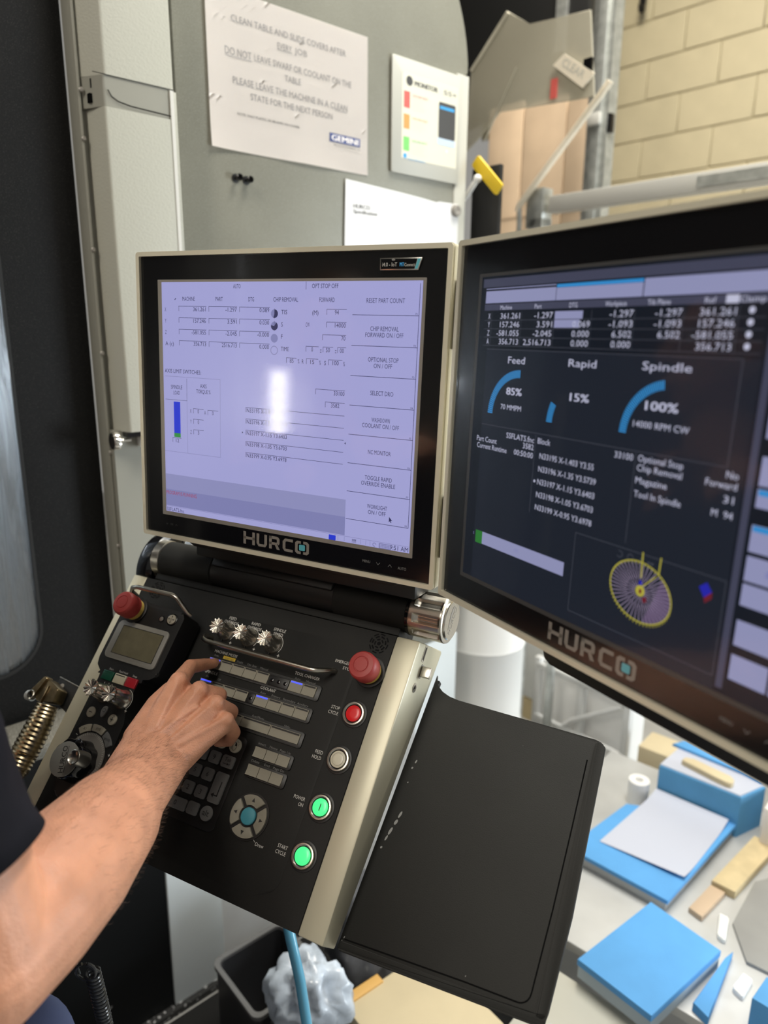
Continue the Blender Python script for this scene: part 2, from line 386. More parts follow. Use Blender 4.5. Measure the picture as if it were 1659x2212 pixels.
    def lathe(self, prof, n=32, at=(0, 0, 0), axis='z', flute=None, zf=None):
        """profile of (r, h) turned about an axis through 'at'"""
        s = self.s; b = bmesh.new(); rings = []
        for r, h in prof:
            ring = []
            for i in range(n):
                a = 2 * math.pi * i / n; rr = r * (flute(a, h) if flute else 1)
                p = (rr * math.cos(a), rr * math.sin(a), h + (zf(a, h) if zf else 0))
                if axis == 'x': p = (p[2], p[0], p[1])
                elif axis == 'y': p = (p[1], p[2], p[0])
                ring.append(b.verts.new(((p[0] + at[0]) * s, (p[1] + at[1]) * s, (p[2] + at[2]) * s)))
            rings.append(ring)
        for k in range(len(rings) - 1):
            for i in range(n):
                b.faces.new((rings[k][i - 1], rings[k][i], rings[k + 1][i], rings[k + 1][i - 1]))
        b.faces.new(rings[0][::-1]); b.faces.new(rings[-1])
        bmesh.ops.recalc_face_normals(b, faces=b.faces[:])
        self._merge(b, True); return self
    def tube(self, path, r, n=10, closed=False):
        s = self.s; b = bmesh.new(); P = [Vector(p) for p in path]; N = len(P)
        R = r if isinstance(r, (list, tuple)) else [r] * N
        t0 = (P[1] - P[0]).normalized(); nrm = t0.orthogonal().normalized(); rings = []
        for i in range(N):
            t = (P[min(i + 1, N - 1)] - P[max(i - 1, 0)]).normalized()
            nrm = (nrm - t * nrm.dot(t)).normalized(); bn = t.cross(nrm)
            rings.append([b.verts.new((P[i] + (nrm * math.cos(2 * math.pi * k / n) + bn * math.sin(2 * math.pi * k / n)) * R[i]) * s) for k in range(n)])
        for i in range(N - 1):
            for k in range(n): b.faces.new((rings[i][k - 1], rings[i][k], rings[i + 1][k], rings[i + 1][k - 1]))
        b.faces.new(rings[0][::-1]); b.faces.new(rings[-1])
        return self._merge(b, True)
    def ball(self, c, r, n=16, sc=(1, 1, 1)):
        s = self.s; b = bmesh.new(); bmesh.ops.create_uvsphere(b, u_segments=n, v_segments=max(6, n // 2), radius=1)
        for v in b.verts: v.co = Vector((c[0] + v.co.x * r * sc[0], c[1] + v.co.y * r * sc[1], c[2] + v.co.z * r * sc[2])) * s
        return self._merge(b, True)
    def mesh(self, name, m):
        me = bpy.data.meshes.new(name); self.bm.to_mesh(me); self.bm.free()
        for x in (m if isinstance(m, (list, tuple)) else [m]): me.materials.append(M[x] if isinstance(x, str) else x)
        return me
    def build(self, name, m, parent=None, label=None, loc=None, auto=True):
        me = self.mesh(name, m)
        if auto:
            try: me.set_sharp_from_angle(angle=math.radians(38))
            except Exception: pass
        o = bpy.data.objects.new(name, me); COL.objects.link(o)
        if parent: o.parent = parent
        if loc is not None: o.location = loc
        if label: o['label'] = label
        return o
def inst(src, name, parent, loc, label=None, rot=None):
    o = src.copy(); o.name = name; COL.objects.link(o); o.parent = parent; o.location = loc
    if rot: o.rotation_euler = rot
    for k in ('label',):
        if k in o: del o[k]
    if label: o['label'] = label
    return o
def tag(o, label, cat, group=None):
    o['label'] = label; o['category'] = cat
    if group: o['group'] = group
    return o
def thing(name, label, cat, mw=None, group=None):
    o = bpy.data.objects.new(name, None); COL.objects.link(o); o.empty_display_size = 0.05
    if mw is not None: o.matrix_world = mw
    return tag(o, label, cat, group)
def struct(o): o['kind'] = 'structure'; return o
def frame(R, o):
    return Matrix(((*R[0], o[0]), (*R[1], o[1]), (*R[2], o[2]), (0, 0, 0, 1)))
F_L = frame([[0.88939, 0.03489, -0.45581], [-0.45683, 0.0311, -0.88901], [-0.01685, 0.99891, 0.0436]], [-0.13613, 0.8978, 1.59309])
F_R = frame([[0.50772, 0.03247, -0.86091], [-0.86152, 0.0198, -0.50734], [0.00057, 0.99928, 0.03802]], [0.18425, 0.58899, 1.58929])
F_C = frame([[0.88916, 0.3125, -0.33428], [-0.45727, 0.57924, -0.67483], [-0.01726, 0.75288, 0.65793]], [-0.39921, 1.09548, 1.30821])
F_T = frame([[0.88916, 0.36022, -0.28214], [-0.45727, 0.67621, -0.57753], [-0.01726, 0.64253, 0.76598]], [0.07491, 0.91941, 1.22563])
F_P = frame([[0.75119, 0, 0.66008], [0.66008, 0, -0.75119], [0, 1, 0]], [-0.36327, 1.61972, 2.35306])
MM = 0.001
def off(F, x, y, z): return F @ Matrix.Translation((x, y, z))

# ================================================================== large structure
def P3(x, y, z): return F_P @ Vector((x, y, z))
FL_Y = -2.353
fl = MB().box(-5, -5, -0.06, 6.5, 7.5, 0).build('floor', 'floor'); struct(fl)
ce = MB().box(-5, -5, 4.6, 6.5, 7.5, 4.66).build('ceiling', 'ceiling'); struct(ce)
# block wall at the back: runs square to the machine front
WB = frame([[0.66008, 0, -0.75119], [-0.75119, 0, -0.66008], [0, 1, 0]], (0, 0, 0))   # x along wall, y up, z towards the room
WD = 4.40
wb = bpy.data.objects.new('wall_back', MB().box(-3.6, 0, -WD - 0.2, 6.2, 4.6, -WD - 0.012).mesh('wall_back', 'mortar'))
COL.objects.link(wb); wb.matrix_world = WB; struct(wb)
bsrc = None
for r in range(21):
    y = r * 0.2185 + 0.004
    for c in range(7):
        x = -3.95 + c * 0.442 + (0.221 if r % 2 else 0)
        if bsrc is None:
            bsrc = MB().box(0, 0, -0.02, 0.436, 0.213, 0, bev=0.004, seg=1).build('block', 'block', wb, loc=(x, y, -WD))
        else: inst(bsrc, 'block', wb, (x, y, -WD - random.random() * 0.0025))
# wall with the tall daylight panel, far left behind the operator; its reflection shows in the left screen
wl = MB().box(-5.06, -5, 0, -5.0, 7.5, 4.6).build('wall_left', 'wall_dull'); struct(wl)
win = bpy.data.objects.new('window_1', MB().prism([(-0.22, -0.60), (0.22, -0.60), (0.22, 0.60), (-0.22, 0.60)], 0, 0.05, hole=[(-0.09, -0.4), (0.09, -0.4), (0.09, 0.4), (-0.09, 0.4)]).mesh('window_1', 'galv_light'))
COL.objects.link(win); struct(win)
win.matrix_world = Matrix.Translation((-4.99, -1.62, 1.34)) @ Matrix(((0, 0, 1, 0), (1, 0, 0, 0), (0, 1, 0, 0), (0, 0, 0, 1)))
M['sky_pane'] = emis('window_daylight', (1.0, 0.96, 0.84), 42.0)
MB().box(-0.09, -0.4, 0.008, 0.09, 0.4, 0.014).build('pane', 'sky_pane', win)

gp2 = bpy.data.objects.new('door_1', MB().prism([(-.1, 0), (.9, 0), (.9, 2.75), (-.1, 2.75)], 0, .04, hole=[(-.035, .04), (-.005, .04), (-.005, 2.7), (-.035, 2.7)]).mesh('door_1', 'wall_dull'))  # added panel; its glowing slit makes the upright streak on the left screen
COL.objects.link(gp2); struct(gp2)
gp2.matrix_world = Matrix.Translation((-4.99, -1.238, 0.0)) @ Matrix(((0, 0, 1, 0), (1, 0, 0, 0), (0, 1, 0, 0), (0, 0, 0, 1)))
M['gap_light'] = emis('door_gap_daylight', (0.95, 0.97, 1.0), 3.0)
MB().box(-.034, .05, .006, -.006, 2.69, .012).build('door_gap', 'gap_light', gp2)

# ================================================================== machine
mac = thing('milling_machine', 'grey enclosed milling machine behind the left monitor', 'machine', off(F_P, 0, FL_Y, 0))
def mp(mb, n, m, label=None, parent=None): return mb.build(n, m, parent or mac, label, loc=(0, -FL_Y, 0) if parent is None else None)
pan = [(-0.07, -1.60), (0.722, -1.60), (0.722, -0.02)] + [(0.386 + 0.38 * math.cos(t), -0.02 + 0.38 * math.sin(t)) for t in [math.radians(a) for a in range(2, 91, 4)]] + [(-0.07, 0.36)]
mp(MB().prism(pan, -0.04, 0, bev=0.003), 'side_panel', 'panel_grey', 'mid grey speckled enclosure panel with rounded corner')
mp(MB().box(0.722, -1.2, -0.03, 0.768, -0.012, 0.004, bev=0.003), 'edge_profile', 'holder', 'pale grey edge profile')
mp(MB().box(-0.07, -2.30, -0.05, 0.80, -1.60, -0.002), 'lower_panel', 'cover_white')
mp(MB().box(-0.212, -2.352, -0.05, -0.07, -1.42, 0.004, bev=0.002), 'lower_cover', 'cover_white', 'pale lower cover sheet')
mp(MB().box(-0.07, -2.352, -0.03, 0.62, -1.60, 0.0005), 'lower_side_sheet', 'side_sheet')
mp(MB().box(-2.0, -2.352, -0.06, -0.214, -1.46, -0.001), 'base_panel', 'base_black', 'black base panel flecked with chips')
mp(MB().box(-2.0, -2.353, -0.05, 0.62, -2.335, 0.02), 'kick_strip', 'swarf', 'black kick strip covered with chips')
# body of the machine behind the skins
mp(MB().box(-2.0, -2.30, -1.3, -0.3, 0.62, -0.30), 'carcass', 'interior')
mp(MB().box(-2.0, 0.63, -0.30, -0.27, 0.75, -0.01), 'header', 'door_black')
mp(MB().box(0.86, -1.10, -0.06, 0.875, -0.215, 0.045, bev=0.004), 'side_duct', 'plastic_black', 'dark upright duct at the rear edge')
mp(MB().box(-2.0, -2.30, -0.30, -0.27, -1.46, -0.06), 'base_frame', 'base_black')
# pillar cover with the textured face
h = 0.06
def colprism(y0, y1, xl, hh=h, xb=-0.262, xr=-0.104, bev=0.004):
    mb = MB(); mb.X = Matrix(((1, 0, 0, 0), (0, 0, 1, 0), (0, -1, 0, 0), (0, 0, 0, 1)))
    b = bmesh.new(); prof_ = roundpoly([(xb, 0.0), (xb + 0.003, 0.012), (xl, hh), (xr, hh), (xr, 0.0)], [0, 0.002, 0.006, 0.003, 0], 3)
    A = [b.verts.new((x, y0, z)) for x, z in prof_]; B = [b.verts.new((x, y1, z)) for x, z in prof_]; n = len(prof_)
    for k in range(n):
        f = b.faces.new((A[k - 1], A[k], B[k], B[k - 1])); f.smooth = (prof_[k - 1][0] - prof_[k][0]) ** 2 + (prof_[k - 1][1] - prof_[k][1]) ** 2 < 0.0001
    b.faces.new(A[::-1]); b.faces.new(B); bmesh.ops.recalc_face_normals(b, faces=b.faces[:])
    mb.X = Matrix.Identity(4); return mb._merge(b)
mp(colprism(-0.2275, 0.62, -0.233), 'column_cover', 'column', 'upper textured column cover')
mp(colprism(-0.862, -0.2795, -0.237, xb=-0.254), 'column_cover', 'column', 'long textured column cover')
mp(colprism(-0.279, -0.228, -0.236, hh=h - 0.002), 'column_joint', 'column_plain')
gv = MB(); gp_ = [(-0.1045, -0.2745), (-0.19, -0.2715), (-0.212, -0.268), (-0.224, -0.262), (-0.230, -0.252)]
for k in range(4): gv.line(gp_[k], gp_[k + 1], 0.0022, h + 0.0005)
gv.rect(-0.255, -0.2285, -0.104, -0.2272, h - 0.0005); mp(gv, 'joint_groove', 'groove')
for (xa, ya) in ((-0.2475, -0.238), (-0.2515, -0.262)): mp(MB().box(xa - 0.002, ya - 0.009, 0.020, xa + 0.004, ya + 0.006, 0.034), 'joint_slot', 'groove')
mp(MB().box(-0.262, -1.42, -0.02, -0.104, -0.86, h - 0.026), 'column_post', 'column_plain', 'plain grey post beneath the covers')
mp(MB().box(-0.2635, -0.86, -0.01, -0.250, -0.28, 0.006), 'column_flange', 'column_plain')
mp(MB().box(-0.104, -0.62, 0, -0.097, -0.23, h - 0.004, bev=0.001), 'trim_strip', 'column')
mp(MB().box(-0.112, -0.62, 0, -0.105, -0.23, h + 0.0015), 'trim_strip', 'print_white')
mp(MB().box(-0.214, -1.60, -0.02, -0.07, -1.17, 0.035, bev=0.003), 'column_foot', 'column_plain')
# narrow door edge with its screws
mp(MB().box(-0.268, -1.44, -0.03, -0.262, 0.62, 0.018, bev=0.002), 'door_edge', 'column_plain')
sc = MB().lathe([(0.0045, 0), (0.0045, 0.0015), (0.003, 0.003)], 12, axis='z')
sco = sc.build('screw', 'logo_grey', mac, loc=(-0.262, -FL_Y - 0.25, 0.020))
for y in (-0.330, -0.52, -0.71, -0.905, -1.10):
    inst(sco, 'screw', mac, (-0.264, -FL_Y + y, 0.018))
# sill below the door
mp(MB().box(-2.0, -1.47, -0.02, -0.27, -1.44, 0.10, bev=0.004), 'sill', 'sill', 'grey sill strewn with fine chips')
# clamp with knurled thumb screw that parks the monitor arm
mp(MB().box(-0.214, -0.895, 0.03, -0.15, -0.872, 0.062, bev=0.003), 'clamp_tab', 'white', 'white clamp tab')
mp(MB().box(-0.243, -0.872, 0.02, -0.2, -0.862, 0.058), 'clamp_slot', 'gloss_black')
kn = MB().lathe([(0.0035, 0.03), (0.0035, 0.006), (0.016, 0.006), (0.017, 0.004), (0.017, -0.006), (0.016, -0.008), (0.012, -0.008)], 40, axis='x', at=(-0.263, -0.878, 0.048), flute=lambda a, hh: 1 + 0.03 * math.cos(20 * a))
mp(kn, 'thumb_screw', 'alloy', 'knurled thumb screw')

# sliding door with its wet window
door = thing('machine_door', 'black textured sliding door with a wet window at far left', 'door', off(F_P, -0.58, -1.44, -0.03))
def dp(mb, n, m, label=None): return mb.build(n, m, door, label, loc=(0.58, 1.44, 0))
wo = rrect(-0.93, -1.34, -0.418, -0.45, 0.09, 8)
dp(MB().prism([(-1.06, -1.44), (-0.27, -1.44), (-0.27, 0.62), (-1.06, 0.62)], -0.03, 0.0, hole=wo), 'door_skin', 'door_black')
dp(MB().prism(rrect(-0.934, -1.344, -0.414, -0.446, 0.094, 8), -0.004, 0.001, hole=rrect(-0.928, -1.338, -0.420, -0.452, 0.088, 8)), 'window_seal', 'plastic_black')
dp(MB().prism(wo, -0.012, -0.006), 'window_pane', 'wet', 'window pane streaked with running coolant')
dp(MB().box(-0.99, -1.2, 0.0, -0.965, -0.75, 0.03, bev=0.006), 'door_handle', 'steel')
door2 = thing('machine_door', 'second black sliding door of the machine, left of the first', 'door', off(F_P, -1.53, -1.44, -0.05))
MB().box(-0.45, 0, -0.03, 0.45, 2.05, 0.0).build('door_skin', 'door_black', door2)
# work lamp inside the machine, behind the wet window
lamp = thing('work_lamp', 'lit work lamp inside the machine behind the wet window', 'lamp', off(F_P, -0.6, -0.75, -0.22))
MB().box(-0.18, -0.02, -0.03, 0.18, 0.02, 0.0, bev=0.004).build('lamp_body', 'galv', lamp)
M['lamp_lens'] = emis('work_lamp_lens', (0.85, 0.93, 1.0), 30.0)
MB().box(-0.17, -0.014, 0.0, 0.17, 0.014, 0.004).build('lamp_lens', 'lamp_lens', lamp)

# ================================================================== notices on the panel
def notice(name, label, x, y, cat='notice', z=0.0012):
    return thing(name, label, cat, off(F_P, x, y, z))
n1 = notice('cleaning_notice', 'large white laminated cleaning notice on the grey panel', 0.21, -0.15)
sh = MB(MM)
b = bmesh.new(); NX, NY = 24, 18; V = {}
for i in range(NX + 1):
    for j in range(NY + 1):
        u, v = i / NX, j / NY
        cu_ = max(0, (0.22 - v) / 0.22) ** 2 * (0.5 + 0.5 * math.cos(u * 3.3 * math.pi)) * 3.0 + max(0, (0.14 - u) / 0.14) ** 2 * 4
        V[i, j] = b.verts.new(((u - .5) * .420, (v - .5) * .297 - .0, (0.4 + cu_) * .001))
for i in range(NX):
    for j in range(NY): b.faces.new((V[i, j], V[i + 1, j], V[i + 1, j + 1], V[i, j + 1]))
bmesh.ops.solidify(b, geom=b.faces[:], thickness=-0.0006)
sh._merge(b, True).build('sheet', 'paper', n1)
L1 = MB(MM); x0, y0 = 210, 150
def nt_(t, xa, xb, y, hh, mb): mb.text(t, xa - x0, y + y0, hh, w=xb - xa, z=4.2 if y < -235 else 1.2)
nt_('CLEAN TABLE AND SLIDE COVERS AFTER', 59, 354, -51, 12, L1)
nt_('EVERY', 169, 206, -76, 11.5, L1); nt_('JOB', 213, 246, -76, 11.5, L1)
nt_('DO NOT', 42, 104, -112, 14, L1); nt_('LEAVE SWARF OR COOLANT ON THE', 111, 370, -112, 12.5, L1)
nt_('TABLE', 186, 228, -135, 12, L1)
nt_('PLEASE LEAVE THE MACHINE IN A CLEAN', 58, 358, -164, 12.5, L1)
nt_('STATE FOR THE NEXT PERSON', 99, 314, -188, 12.5, L1)
for xa, xb, y in ((169, 206, -84), (42, 104, -122), (322, 358, -173)): L1.rect(xa - x0, y + y0, xb - x0, y + y0 + 1.2, 1.2)
L1.build('lettering', 'ink_grey', n1)
L1 = MB(MM); nt_('NOTE: ONLY PLASTIC OR BRUSHES ON COVERS', 66, 222, -226, 4.5, L1); L1.build('small_print', 'ink_black', n1)
L1 = MB(MM); nt_('PRECISION ENGINEERING LTD', 315, 394, -247, 3.5, L1); L1.build('small_print', 'ink_black', n1)
MB(MM).box(306 - x0, -240 + y0, 1.0, 396 - x0, -222 + y0, 1.3).build('logo_plate', 'ink_navy', n1)
MB(MM).text('GEMINI', 351 - x0, -231 + y0, 12, w=78, al='c', z=1.5, bold=0.7).build('logo_lettering', 'paper', n1)

n2 = notice('poster_holder', 'pale plastic holder with a colourful leaflet on the panel', 0.613, -0.148, z=0.0045)
MB(MM).prism(rrect(-121, -132, 118, 128, 4), 0, 4, bev=1).build('holder_frame', 'holder', n2)
MB(MM).box(-89, -96, 4.0, 108, 97, 4.5).build('leaflet', 'poster_paper', n2)
px_, py_ = -613, 148
def R4(mb, a, b_, c, d): return mb.box(a + px_, b_ + py_, 4.4, c + px_, d + py_, 4.7)
mb = MB(MM); mb.lathe([(11, 4.5), (11, 4.8)], 24, at=(548 + px_, -68 + py_, 0)); mb.text('MONITOR', 566 + px_, -70 + py_, 11, w=80, z=4.8, bold=0.8); mb.text('5S+', 668 + px_, -70 + py_, 10, w=48, z=4.8)
mb.prism(rrect(652 + px_, -178 + py_, 713 + px_, -94 + py_, 4), 4.5, 5.2); mb.build('print_dark', 'ink_black', n2)
for mm_, y1, y2 in (('ink_red', -92, -129), ('ink_orange', -143, -176), ('ink_green', -194, -226)):
    mb = R4(MB(MM), 530, y2, 550, y1); mb.text('LOOK AND CHECK', 558 + px_, y1 - 6 + py_, 5, w=54, z=4.8); mb.build('print_colour', mm_, n2)
for y in list(range(-106, -136, -6)) + list(range(-157, -180, -6)) + list(range(-207, -232, -6)):
    MB(MM).rect(558 + px_, y + py_, 600 + px_ + random.randint(-8, 12), y + 2 + py_, 4.7).build('print_line', 'ink_pale', n2)
mb = MB(MM); mb.lathe([(6, 4.5), (6, 4.8)], 20, at=(536 + px_, -238 + py_, 0)); mb.text('more information', 546 + px_, -243 + py_, 5, w=60, z=4.8); mb.rect(655 + px_, -103 + py_, 708 + px_, -110 + py_, 5.4); mb.build('print_blue', 'ink_blue', n2)
mb = MB(MM); mb.prism(rrect(649 + px_, -194 + py_, 714 + px_, -178 + py_, 3), 4.5, 5.0); mb.lathe([(3, 4.5), (3, 4.9)], 14, at=(684 + px_, -206 + py_, 0)); mb.build('print_pale_blue', 'ink_paleblue', n2)

n3 = notice('service_sheet', 'white printed sheet below the leaflet, half hidden by the monitor', 0.545, -0.42, z=0.0045)
q = [(-195, 105), (-120, 101), (-20, 96), (60, 91), (110, 87), (120, 90), (194, 91), (194, -192), (-203, -192)]
MB(MM).prism(q, 0, 0.8).build('sheet', 'paper2', n3)
px_, py_ = -545, 420
mb = MB(MM); mb.text('HURCO', 373 + px_, -372 + py_, 9, w=52, z=1, bold=0.5); mb.text('Specification', 373 + px_, -384 + py_, 8, w=75, z=1, bold=0.5); mb.build('lettering', 'ink_black', n3)
for xa, xb, y in ((480, 560, -380), (570, 655, -377), (376, 428, -412), (380, 408, -424), (500, 640, -398)): MB(MM).text('maintenance notes', xa + px_, y + py_, 4, w=xb - xa, z=1).build('small_print', 'ink_pale', n3)
mb = MB(MM); mb.text('service and support line', 560 + px_, -420 + py_, 6, w=165, z=1); mb.build('blue_print', 'ink_paleblue', n3)
mg = thing('magnet', 'small round dark magnet holding the white printed sheet', 'magnet', off(F_P, 0.727, -0.347, 0.0055))
MB(MM).lathe([(15, 0), (15, 8), (13.5, 10), (6, 10), (5, 9)], 28).build('body', 'logo_grey', mg)
for k, (x, y, lb) in enumerate(((0.056, -0.352, 'left of the two small black screws in the grey panel'), (0.082, -0.353, 'right of the two small black screws in the grey panel'))):
    bo = thing('cap_screw', lb, 'screw', off(F_P, x, y, 0), 'black screws in the panel')
    MB(MM).lathe([(4, 0), (4, 12), (7, 12), (7, 20), (6, 21), (3, 21), (3, 18)], 18).build('head', 'gloss_black', bo)
    MB(MM).lathe([(9, 0), (9, 2)], 18).build('washer', 'plastic_black', bo)

# ================================================================== monitors
def monitor(F, label, side):
    t = thing('monitor', label, 'monitor', F, 'twin control monitors')
    t['label'] = label
    MB(MM).prism(rrect(-225.5, -191, 225.5, 191, 4), -42, 1.5, hole=rrect(-220, -185.6, 220, 185.6, 1.5)).build('frame', 'frame', t)
    MB(MM).prism(rrect(-226.3, -191.8, 226.3, 191.8, 5), -38, -3, hole=rrect(-219, -184, 219, 184, 1.5)).build('frame_rim', 'frame', t)
    MB(MM).prism(rrect(-219, -184, 219, 184, 2), -46, -4.5).build('back_cover', 'plastic_black', t)
    MB(MM).prism(roundpoly([(-82, -219), (205, -219), (205, -120), (-82, -120)] if side == 'R' else [(-170, -206), (170, -206), (170, -120), (-170, -120)], 12), -62, -28, bev=3).build('rear_housing', 'plastic_black', t)
    MB(MM).box(-220, -185.6, -4.5, 220, 185.6, -2.6).build('bezel', 'gloss_black', t)
    return t
mL = monitor(F_L, 'left monitor with a pale lavender screen of machine readings', 'L')
mR = monitor(F_R, 'right monitor with a dark screen showing dials and numbers', 'R')
def logo(parent):
    mb = MB(MM); y0, y1 = -179, -162; k = 4.2; z = -2.4
    mb.rect(-50.5, y0, -50.5 + k, y1, z); mb.rect(-36, y0, -36 + k, y1, z); mb.rect(-50.5, -172.4, -32, -168.8, z)
    mb.rect(-29, -175, -29 + k, y1, z); mb.rect(-16.5, -175, -16.5 + k, y1, z); mb.flat([(-29, -175), (-26, -179), (-15, -179), (-12.3, -175), (-16.5, -175), (-17.5, -175.6), (-24, -175.6), (-24.8, -175)], z)
    mb.rect(-9, y0, -9 + k, y1, z); mb.rect(-9, -165.6, 3.5, y1, z); mb.rect(-9, -173.4, 4, -170, z); mb.flat([(3, -165.6), (3.5, y1), (6, -163), (7.4, -165), (7.4, -170.5), (6, -173), (3, -170), (3.4, -168)], z); mb.flat([(0, -173), (4.4, -173), (8, y0), (3.2, y0)], z)
    mb.flat([(13, -166), (15, -162.6), (17, y1), (28, y1), (28, -165.6), (18, -165.6), (16.8, -166.6)], z); mb.rect(12.4, -176, 16.6, -165.4, z); mb.flat([(12.4, -175), (16.6, -175), (17.6, -175.6), (28, -175.6), (28, y0), (15.4, y0)], z)
    for s_ in (-1, 1):
        c = 42; f = lambda p: (c + s_ * p[0], p[1])
        mb.flat([f(p) for p in [(1.8, y1), (7.5, y1), (10.5, -164.5), (10.5, -176.5), (7.5, y0), (1.8, y0), (1.8, -175.6), (5.4, -175.6), (6.6, -174.4), (6.6, -166.6), (5.4, -165.4), (1.8, -165.4)]], z)
    mb.build('logo_lettering', 'logo_grey', parent)
    MB(MM).flat(roundpoly([(37.6, -174.4), (46.4, -174.4), (46.4, -166.6), (37.6, -166.6)], 1.6), z).build('logo_centre', 'logo_teal', parent)
    mb = MB(MM); mb.text('MENU', 135, -172, 3.2, al='c', z=-2.4, w=10.5); mb.text('AUTO', 183, -173, 3.4, al='c', z=-2.4, w=11)
    for cx, d in ((151, 1), (167, -1)): mb.line((cx - 2.4, -172.4 + 1.4 * d), (cx, -172.4 - 1.4 * d), 0.55, -2.4); mb.line((cx + 2.4, -172.4 + 1.4 * d), (cx, -172.4 - 1.4 * d), 0.55, -2.4)
    mb.build('menu_print', 'osd', parent)
for t in (mL, mR): logo(t)
mb = MB(MM)
for cx, d in ((-184, 1), (-167, -1)): mb.line((cx - 1.8, -171.4 + 1.2 * d), (cx, -171.4 - 1.2 * d), 0.5, -2.4); mb.line((cx + 1.8, -171.4 + 1.2 * d), (cx, -171.4 - 1.2 * d), 0.5, -2.4)
mb.text('Oil', -175.5, -171.3, 2.8, al='c', z=-2.4); mb.build('touch_marks', 'osd_dim', mL)
# --- left screen
SL = -2.45
MB(MM).prism(rrect(-191.5, -158.5, 195.5, 156.5, 1), -2.6, -2.5, hole=rrect(-184.6, -152.9, 191.3, 153.4, .5)).build('screen_surround', 'logo_grey', mL)
scrL = MB(MM).rect(-184.8, -153, 191.4, 153.4, SL).build('screen', 'scrL', mL)
MB(MM).rect(-184.8, -121.5, 103.5, -100, SL + .04).build('message_band', 'scrL_band', scrL)
MB(MM).rect(-184.8, -144.5, 103.5, -121.5, SL + .04).build('message_band', 'scrL_band2', scrL)
ink = MB(MM); Z = SL + .08
def lt(s, x, y, al='l', mb=None, cw=3.05, hh=5.0):
    (mb or ink).text(s, x, y, hh, w=max(0.5, cw * len(s) - 0.7), al=al, z=Z)
def boxv(s, x0, x1, yt, al='r', xt=None):
    ink.rect(x0, yt - .25, x1, yt + .25, Z); ink.rect(x0, yt - 6.2, x0 + .5, yt, Z)
    lt(s, xt if xt is not None else x1 - .8, yt - 3.4, al)
for s, x in (('AUTO', -61),): lt(s, x, 148, 'c')
lt('OPT STOP OFF', 67, 148, 'c'); ink.rect(40.5, 144, 41, 153, Z)
for s, x in (('MACHINE', -139), ('PART', -89), ('DTG', -39), ('CHIP REMOVAL', 12), ('FORWARD', 70)): lt(s, x, 132.6, 'c')
ink.flat([(-163, 131.5), (-161, 133.5), (-160, 133), (-162, 131)], Z)
for k, (ax, a, b_, c) in enumerate((('X', '361.261', '-1.297', '0.089'), ('Y', '157.246', '3.591', '0.030'), ('Z', '-581.055', '-2.045', '-0.000'), ('A (c)', '356.713', '2516.713', '0.000'))):
    y = 123.3 - 14.5 * k; lt(ax, -180, y - 4.2)
    boxv(a, -156, -110, y); boxv(b_, -106, -60.5, y); boxv(c, -57, -11, y)
for k, s in enumerate(('TIS', 'S', 'F', 'TIME')): lt(s, 6, 118 - 14.4 * k)
boxv('94', 70, 97, 122, xt=86.5); lt('(M)', 54.5, 118, 'c'); boxv('14000', 70, 97, 107.5); lt('CW', 44, 104, 'c'); boxv('70', 65, 97, 93)
boxv('0', 42, 60, 79, 'c', 51); boxv('50', 66, 80, 79, 'c', 73); boxv('00', 86, 97.5, 79, 'c', 92); lt(':', 62, 75); lt(':', 82.5, 75)
boxv('85', 14, 29, 64.5, 'c', 22); lt('%', 32, 61, 'c'); lt('R', 38, 61, 'c'); boxv('15', 43, 60, 64.5, 'c', 51.5); lt('%', 62.5, 60.5, 'c'); lt('S', 69.5, 60.5, 'c'); boxv('100', 74, 93, 64.5, 'c', 84); lt('%', 95.5, 60.5, 'c')
lt('BLOCK', 5, 26, 'c'); boxv('33100', 57, 98, 29.5); lt('PARTS', 5, 12, 'c'); boxv('3582', 71, 98, 15, 'c', 85)
for k, s in enumerate(('N33195 X-1.403 Y3.55', 'N33196 X-1.35 Y3.5739', 'N33197 X-1.15 Y3.6403', 'N33198 X-1.05 Y3.6703', 'N33199 X-0.95 Y3.6978')):
    y = 0.2 - 14.4 * k; ink.rect(-47, y - .25, 98, y + .25, Z); ink.rect(-47, y - 6, -46.5, y, Z); lt(s, -45.5, y - 3.4, cw=2.98)
ink.flat([(99, -32), (101, -30.6), (101, -33.4)], Z); ink.flat([(-51, -32), (-53, -30.6), (-53, -33.4)], Z)
for k, (a, b_) in enumerate((('RESET PART COUNT', None), ('CHIP REMOVAL', 'FORWARD ON / OFF'), ('OPTIONAL STOP', 'ON / OFF'), ('SELECT DRO', None), ('WASHDOWN', 'COOLANT ON / OFF'), ('NC MONITOR', None), ('TOGGLE RAPID', 'OVERRIDE ENABLE'), ('WORKLIGHT', 'ON / OFF'))):
    yb = 116.3 - 34.2 * k; ink.rect(104.5, yb - .3, 188.4, yb + .3, Z)
    yc = yb + (17 if b_ else 15.5) + (3 if b_ is None and k == 0 else 0)
    if b_: lt(a, 146.5, yb + 19.3, 'c'); lt(b_, 146.5, yb + 12.4, 'c')
    else: lt(a, 146.5, yb + 15.8, 'c')
    ink.text('F%d' % (k + 1), 186.5, yb + 1.9, 2.1, al='r', z=Z)
ink.rect(188.1, -123.1, 188.7, 150.5, Z)
lt('AXIS LIMIT SWITCHES:', -182, 40, cw=3.15); lt('SPINDLE', -162, 19, 'c', cw=2.9); lt('LOAD', -162, 11.6, 'c', cw=2.9); lt('AXIS', -116, 22.8, 'c', cw=2.9); lt('TORQUE %', -116, 15.6, 'c')
ink.rect(-182, 1.8, -144, 2.2, Z); ink.rect(-144.4, 1.8, -144, 31, Z)
